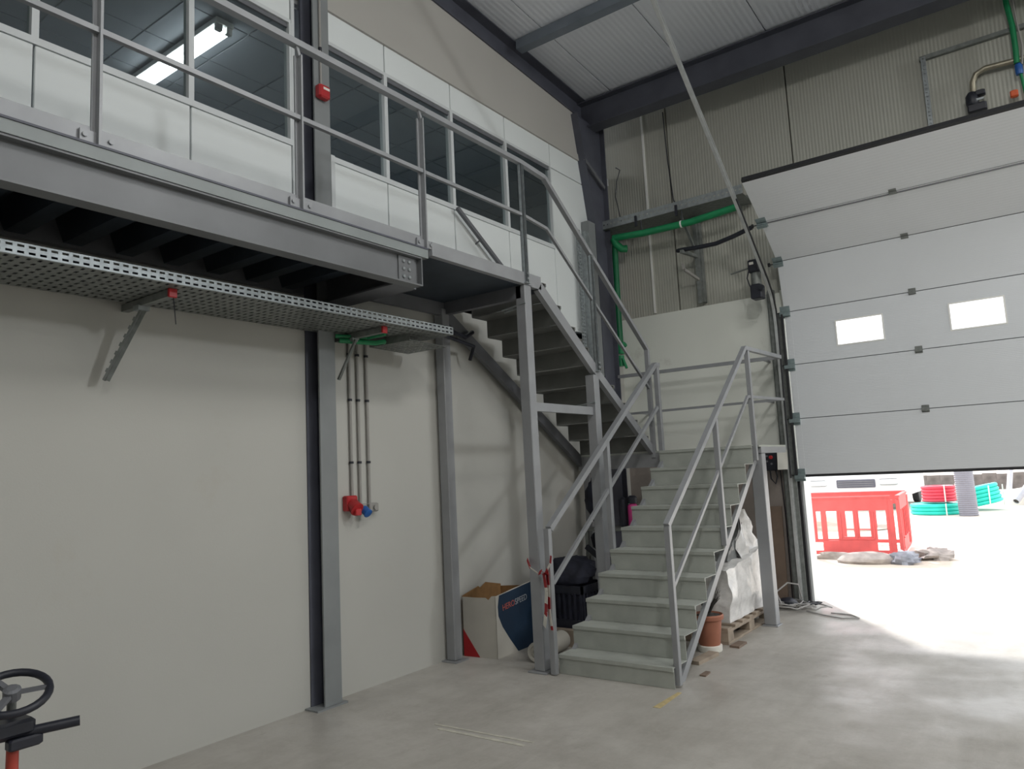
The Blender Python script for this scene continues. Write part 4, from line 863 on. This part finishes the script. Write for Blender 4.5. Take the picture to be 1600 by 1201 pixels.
# pot
pt = thing('flower_pot', 'terracotta flower pot with dark soil beside the stairs', 'pot', (-2.60, 6.34, 0.0))
MB().lathe([(0.085, 0.05), (0.092, 0.06), (0.115, 0.265), (0.132, 0.27), (0.136, 0.30), (0.128, 0.312), (0.118, 0.30), (0.112, 0.27)], (-2.60, 6.34, 0), 28).build('body', M['terra'], pt, True)
MB().blob((-2.60, 6.34, 0.285), 0.105, 0.105, 0.03, 3, 0.2).build('soil', M['soil'], pt, True)
MB().lathe([(0.10, 0), (0.105, 0.01), (0.105, 0.05), (0.095, 0.052)], (-2.60, 6.34, 0), 24).build('saucer', M['paper'], pt, True)
m = MB()
for i in range(26):
    a = i*2.4; m.tube([(-2.60, 6.36, 0.29), (-2.60+0.05*math.cos(a), 6.36+0.05*math.sin(a), 0.38), (-2.60+0.10*math.cos(a), 6.40+0.10*math.sin(a), 0.44+0.02*(i % 5))], [0.006, 0.005, 0.002], 5)
m.build('dead_twigs', M['soil'], pt)
tag(MB().prism([(0, 0), (0.36, 0.05), (0.35, 0.14), (-0.01, 0.09)], (-2.50, 5.84, 0), (0.22, 0.97, 0), (-0.97, 0.22, 0), (0, 0, 0.03)).build('timber_offcut', M['wood']), 'flat timber offcut on the floor in front of the pot', 'timber')
tag(MB().prism([(0, 0), (0.20, 0.02), (0.20, 0.10), (0, 0.09)], (-2.40, 6.50, 0), (0.1, 0.99, 0), (-0.99, 0.1, 0), (0, 0, 0.018)).build('timber_offcut', M['wood_dark']), 'small dark timber offcut by the pallet corner', 'timber')
tag(MB().prism([(0, 0), (0.12, 0.02), (0.12, 0.06), (0, 0.05)], (-2.33, 5.55, 0), (0.1, 0.99, 0), (-0.99, 0.1, 0), (0, 0, 0.012)).build('timber_offcut', M['wood_dark']), 'dark sliver of wood beside the bottom step', 'timber')
# floor paint
tag(MB().prism([(-3.49, 3.775), (-2.72, 3.81), (-2.72, 3.79), (-3.48, 3.755)], (0, 0, 0.0005), (1, 0, 0), (0, 1, 0), (0, 0, 0.0015)).build('floor_marking', M['pale_line']), 'upper of two worn pale stripes on the floor', 'marking', 'pale floor stripes')
tag(MB().prism([(-3.42, 3.725), (-2.74, 3.745), (-2.74, 3.715), (-3.40, 3.695)], (0, 0, 0.0005), (1, 0, 0), (0, 1, 0), (0, 0, 0.0015)).build('floor_marking', M['pale_line']), 'lower of two worn pale stripes on the floor', 'marking', 'pale floor stripes')
tag(MB().prism([(-2.375, 4.72), (-2.32, 4.72), (-2.33, 5.10), (-2.36, 5.10)], (0, 0, 0.0005), (1, 0, 0), (0, 1, 0), (0, 0, 0.0015)).build('floor_marking', M['yellow_line']), 'worn yellow floor stripe at the bottom step', 'marking')

# ================================================================== FOREGROUND MACHINE
mc = thing('pipe_stand', 'red workshop stand with black handwheel and grip bar, cut by the picture corner', 'machine', (-2.83, 1.05, 0))
c = Vector((-2.83, 1.045, 0.985)); ax = Vector((0.40, -0.15, 0.906)).normalized(); a_ = ax.orthogonal().normalized(); b_ = ax.cross(a_)
MB().tube([c+a_*(0.105*math.cos(2*math.pi*i/28))+b_*(0.105*math.sin(2*math.pi*i/28)) for i in range(28)], 0.013, 10, closed=True).build('handwheel_rim', M['black'], mc, True)
m = MB()
for k in range(3):
    t = 2*math.pi*k/3+0.5; m.bar(c, c+a_*(0.10*math.cos(t))+b_*(0.10*math.sin(t)), 0.022, 0.012)
m.lathe([(0.026, -0.02), (0.026, 0.015), (0.015, 0.02)], c, 12, ax); m.build('handwheel_spokes', M['grey_dark'], mc)
MB().tube([c, c-ax*0.14], 0.014, 10).build('spindle', M['galv_dark'], mc, True)
MB().bbox(-2.93, -2.775, 0.98, 1.10, 0.855, 0.905, 0.01).build('head_block', M['black'], mc)
MB().tube([(-2.95, 0.78, 0.852), (-2.84, 0.98, 0.855), (-2.742, 1.218, 0.864)], 0.0165, 12).build('grip_bar', M['black'], mc, True)
MB().bbox(-2.81, -2.77, 1.02, 1.12, 0.815, 0.85, 0.006).build('clamp', M['black'], mc)
MB().tube([(-2.825, 1.05, 0.84), (-2.815, 1.045, 0.5), (-2.80, 1.05, 0.02)], [0.018, 0.02, 0.022], 10).build('upright', M['redpaint'], mc, True)
for (x, y) in ((-2.5, 0.75), (-3.15, 0.85), (-2.85, 1.4)): MB().tube([(-2.81, 1.05, 0.30), (x, y, 0.015)], 0.015, 8).build('leg', M['redpaint'], mc, True)

# ================================================================== OUTSIDE
struct(MB().box(-60, 60, 9.0, 90, -0.3, -0.02).build('floor_outside', M['ground']), 'bright dusty ground outside the door', 'ground')
def barrier(p, q, lab, w=0.085, N_=6, solid=True):
    p = Vector(p); q = Vector(q); L_ = (q-p).length; a = (q-p).normalized(); n = Vector((-a.y, a.x, 0)); t = n*0.04
    root = thing('plastic_barrier', lab, 'barrier', (p+q)/2, 'red plastic barriers')
    m = MB(); Q = lambda u0, u1, v0, v1, tt=t, oo=Vector((0, 0, 0)): m.prism([(u0, v0), (u1, v0), (u1, v1), (u0, v1)], p+oo, a, Z, tt)
    Q(0, L_, 0.70, 0.90); Q(0, L_, 0.90, 0.93, t*1.6, -t*0.3)
    for i in range(N_):
        u0 = i*(L_-w)/(N_-1); Q(u0, u0+w, 0.06, 0.70)
    Q(0, L_, 0.0, 0.06)
    for i in (range(1, N_-2) if solid else ()):
        u0 = i*(L_-w)/(N_-1)+w; u1 = (i+1)*(L_-w)/(N_-1); Q(u0, u1, 0.06, 0.28 if i > 1 else 0.22)
    m.build('frame', M['barrier'], root)
    m = MB()
    for i in range(1, N_-2):
        u0 = i*(L_-w)/(N_-1)+0.02; u1 = (i+1)*(L_-w)/(N_-1)+0.04
        m.tube([p-t*0.1+a*u0+Z*0.24, p-t*0.1+a*u1+Z*0.24, p-t*0.1+a*(u1+0.01)+Z*0.28, p-t*0.1+a*(u1+0.01)+Z*0.68], 0.012, 6)
    m.build('moulded_rib', M['barrier'], root)
    m = MB(); Q(-0.03, 0.04, 0.02, 0.86, t*1.4, -t*0.2); m.build('end_post', M['barrier'], root)
    m = MB(); Q(L_-0.04, L_+0.03, 0.02, 0.86, t*1.4, -t*0.2); m.build('end_post', M['barrier'], root)
barrier((-3.50, 13.05, 0.02), (-2.22, 13.30, 0.02), 'red plastic barrier facing the hall, front of the enclosure')
barrier((-2.10, 13.32, 0.02), (-2.20, 14.75, 0.02), 'red plastic barrier seen end-on, side of the enclosure')
barrier((-3.85, 14.90, 0.02), (-2.25, 15.0, 0.02), 'red plastic barrier at the back of the enclosure', 0.05, 4, False)
tag(MB().blob((-2.50, 12.55, 0.02), 0.42, 0.30, 0.12, 31, 0.3).build('concrete_slab', M['rock'], None, True), 'broken concrete slab in front of the red barrier', 'rubble')
tag(MB().blob((-2.0, 12.62, 0.02), 0.20, 0.28, 0.13, 33, 0.35).build('plastic_sheet', M['rock_grey'], None, True), 'crumpled grey plastic sheet at the barrier corner', 'sheet')
tag(MB().blob((-1.66, 13.2, 0.02), 0.24, 0.28, 0.11, 35, 0.4).build('rubble_heap', M['rock'], None, True), 'small rubble heap right of the barrier', 'rubble')
tag(MB().blob((-3.0, 12.85, 0.0), 0.30, 0.10, 0.09, 36, 0.3).build('rubble_heap', M['rock'], None, True), 'low rubble ridge under the barrier bottom', 'rubble')
tag(MB().blob((-4.6, 18.5, 0.0), 1.6, 1.0, 0.35, 41, 0.25, 24, 12).build('soil_mound', M['ground'], None, True), 'pale soil mound behind the barriers', 'soil')
# coils
def coil(name, c, R0, r, turns, layers, mt, lab, tilt=0.0):
    root = thing(name, lab, 'pipe coil', c)
    for k in range(layers):
        for j in range(turns):
            pts = []
            for i in range(36):
                t_ = 2*math.pi*i/36; rr = R0-j*2*r*0.95; p = Vector((rr*math.cos(t_), rr*math.sin(t_), r+k*2*r*0.92)); p.rotate(Matrix.Rotation(tilt, 3, 'Y')); pts.append(Vector(c)+p)
            MB().tube(pts, r, 8, closed=True).build('loop', M[mt], root, True)
    m = MB()
    for a in (0.3, -1.1):
        p0 = Vector((math.cos(a)*(R0+r*1.05), math.sin(a)*(R0+r*1.05), 0)); m.bar(Vector(c)+p0+Z*0.0, Vector(c)+p0+Z*(layers*2*r), 0.03, 0.01)
    m.build('strap', M['paper'], root)
coil('pipe_coil', (-2.68, 22.6, -0.02), 0.57, 0.05, 3, 3, 'teal', 'teal pipe coil lying flat on the ground under the red coil')
coil('pipe_coil', (-1.78, 24.05, 0.10), 0.50, 0.055, 3, 5, 'teal', 'teal pipe coil tilted behind the grey corrugated pipe', -0.22)
coil('pipe_coil', (-2.60, 22.6, 0.30), 0.36, 0.045, 3, 5, 'redcoil', 'red pipe coil on top of the teal coil')
cp = thing('corrugated_pipe', 'upright grey corrugated pipe standing outside', 'pipe', (-1.92, 21.8, -0.02))
pr_ = []
for i in range(120): pr_.append((0.205+(0.016 if i % 2 else 0), i*0.025))
MB().lathe(pr_, (-1.90, 21.9, -0.02), 24, (-0.02, 0, 1)).build('ribbed_wall', M['greypipe'], cp, False)
for (p, q, lab) in (((-1.02, 25.2, 0.12), (0.3, 27.5, 1.9), 'lower pale grey pipe leaning at the right edge outside'), ((-1.40, 30.0, 0.0), (-1.2, 33.0, 2.0), 'far pale grey pipe leaning outside')):
    t = thing('leaning_pipe', lab, 'pipe', p, 'leaning pale pipes'); d = (Vector(q)-Vector(p))
    MB().lathe([(0.07, 0.05), (0.07, 0), (0.085, 0), (0.085, d.length)], p, 16, d).build('pipe_wall', M['palepipe'], t, True)
    MB().lathe([(0.068, 0.02), (0.068, 0.03)], p, 16, d).build('bore', M['soil'], t)
tag(MB().blob((0.8, 27.0, -0.05), 3.0, 1.6, 0.6, 51, 0.2, 24, 12).build('soil_mound', M['ground'], None, True), 'sandy soil bank behind the coils at right', 'soil')
# retaining wall far off
rw = thing('retaining_wall', 'weathered grey brown retaining wall far behind the coils', 'wall', (-4, 36, 0))
x = -9.0
while x < 1.0:
    MB().bbox(x, x+0.498, 35.9, 36.1, -0.02, 0.62+0.02*math.sin(x*7), 0.004).build('plank', M['fence'], rw); x += 0.5
# van
tk = thing('van', 'white vehicle with a grey grille parked outside the door', 'vehicle', (-4.9, 26.5, 0))
MB().prism([(0, 0.35), (0, 0.95), (0.25, 1.15), (1.0, 1.25), (1.7, 2.05), (4.6, 2.1), (4.8, 1.9), (4.8, 0.35)], (-6.3, 24.0, 0), (0, 1, 0), (0, 0, 1), (2.6, 0, 0)).build('body', M['truck'], tk)
MB().bbox(-5.42, -4.35, 23.94, 24.0, 0.66, 0.90, 0.02).build('grille', M['truck_dark'], tk)
for z in (0.71, 0.77, 0.83): MB().box(-5.38, -4.39, 23.925, 23.945, z, z+0.025).build('grille_bar', M['grey_dark'], tk)
MB().bbox(-6.35, -3.65, 23.85, 24.05, 0.36, 0.56, 0.03).build('bumper', M['truck'], tk)
for x in (-6.2, -4.25): MB().bbox(x, x+0.5, 23.95, 24.02, 0.72, 0.90, 0.03).build('headlamp', M['alu'], tk)
MB().prism([(1.05, 1.30), (1.66, 2.0), (1.64, 2.02), (1.03, 1.32)], (-6.1, 24.0, 0), (0, 1, 0), (0, 0, 1), (2.2, 0, 0)).build('windscreen', M['truck_dark'], tk)
for x in (-6.25, -3.95):
    for y in (25.0, 28.0): MB().lathe([(0.15, -0.1), (0.33, -0.1), (0.35, -0.07), (0.35, 0.07), (0.33, 0.1), (0.15, 0.1)], (x+0.1, y, 0.33), 20, (1, 0, 0)).build('wheel', M['rubber'], tk)
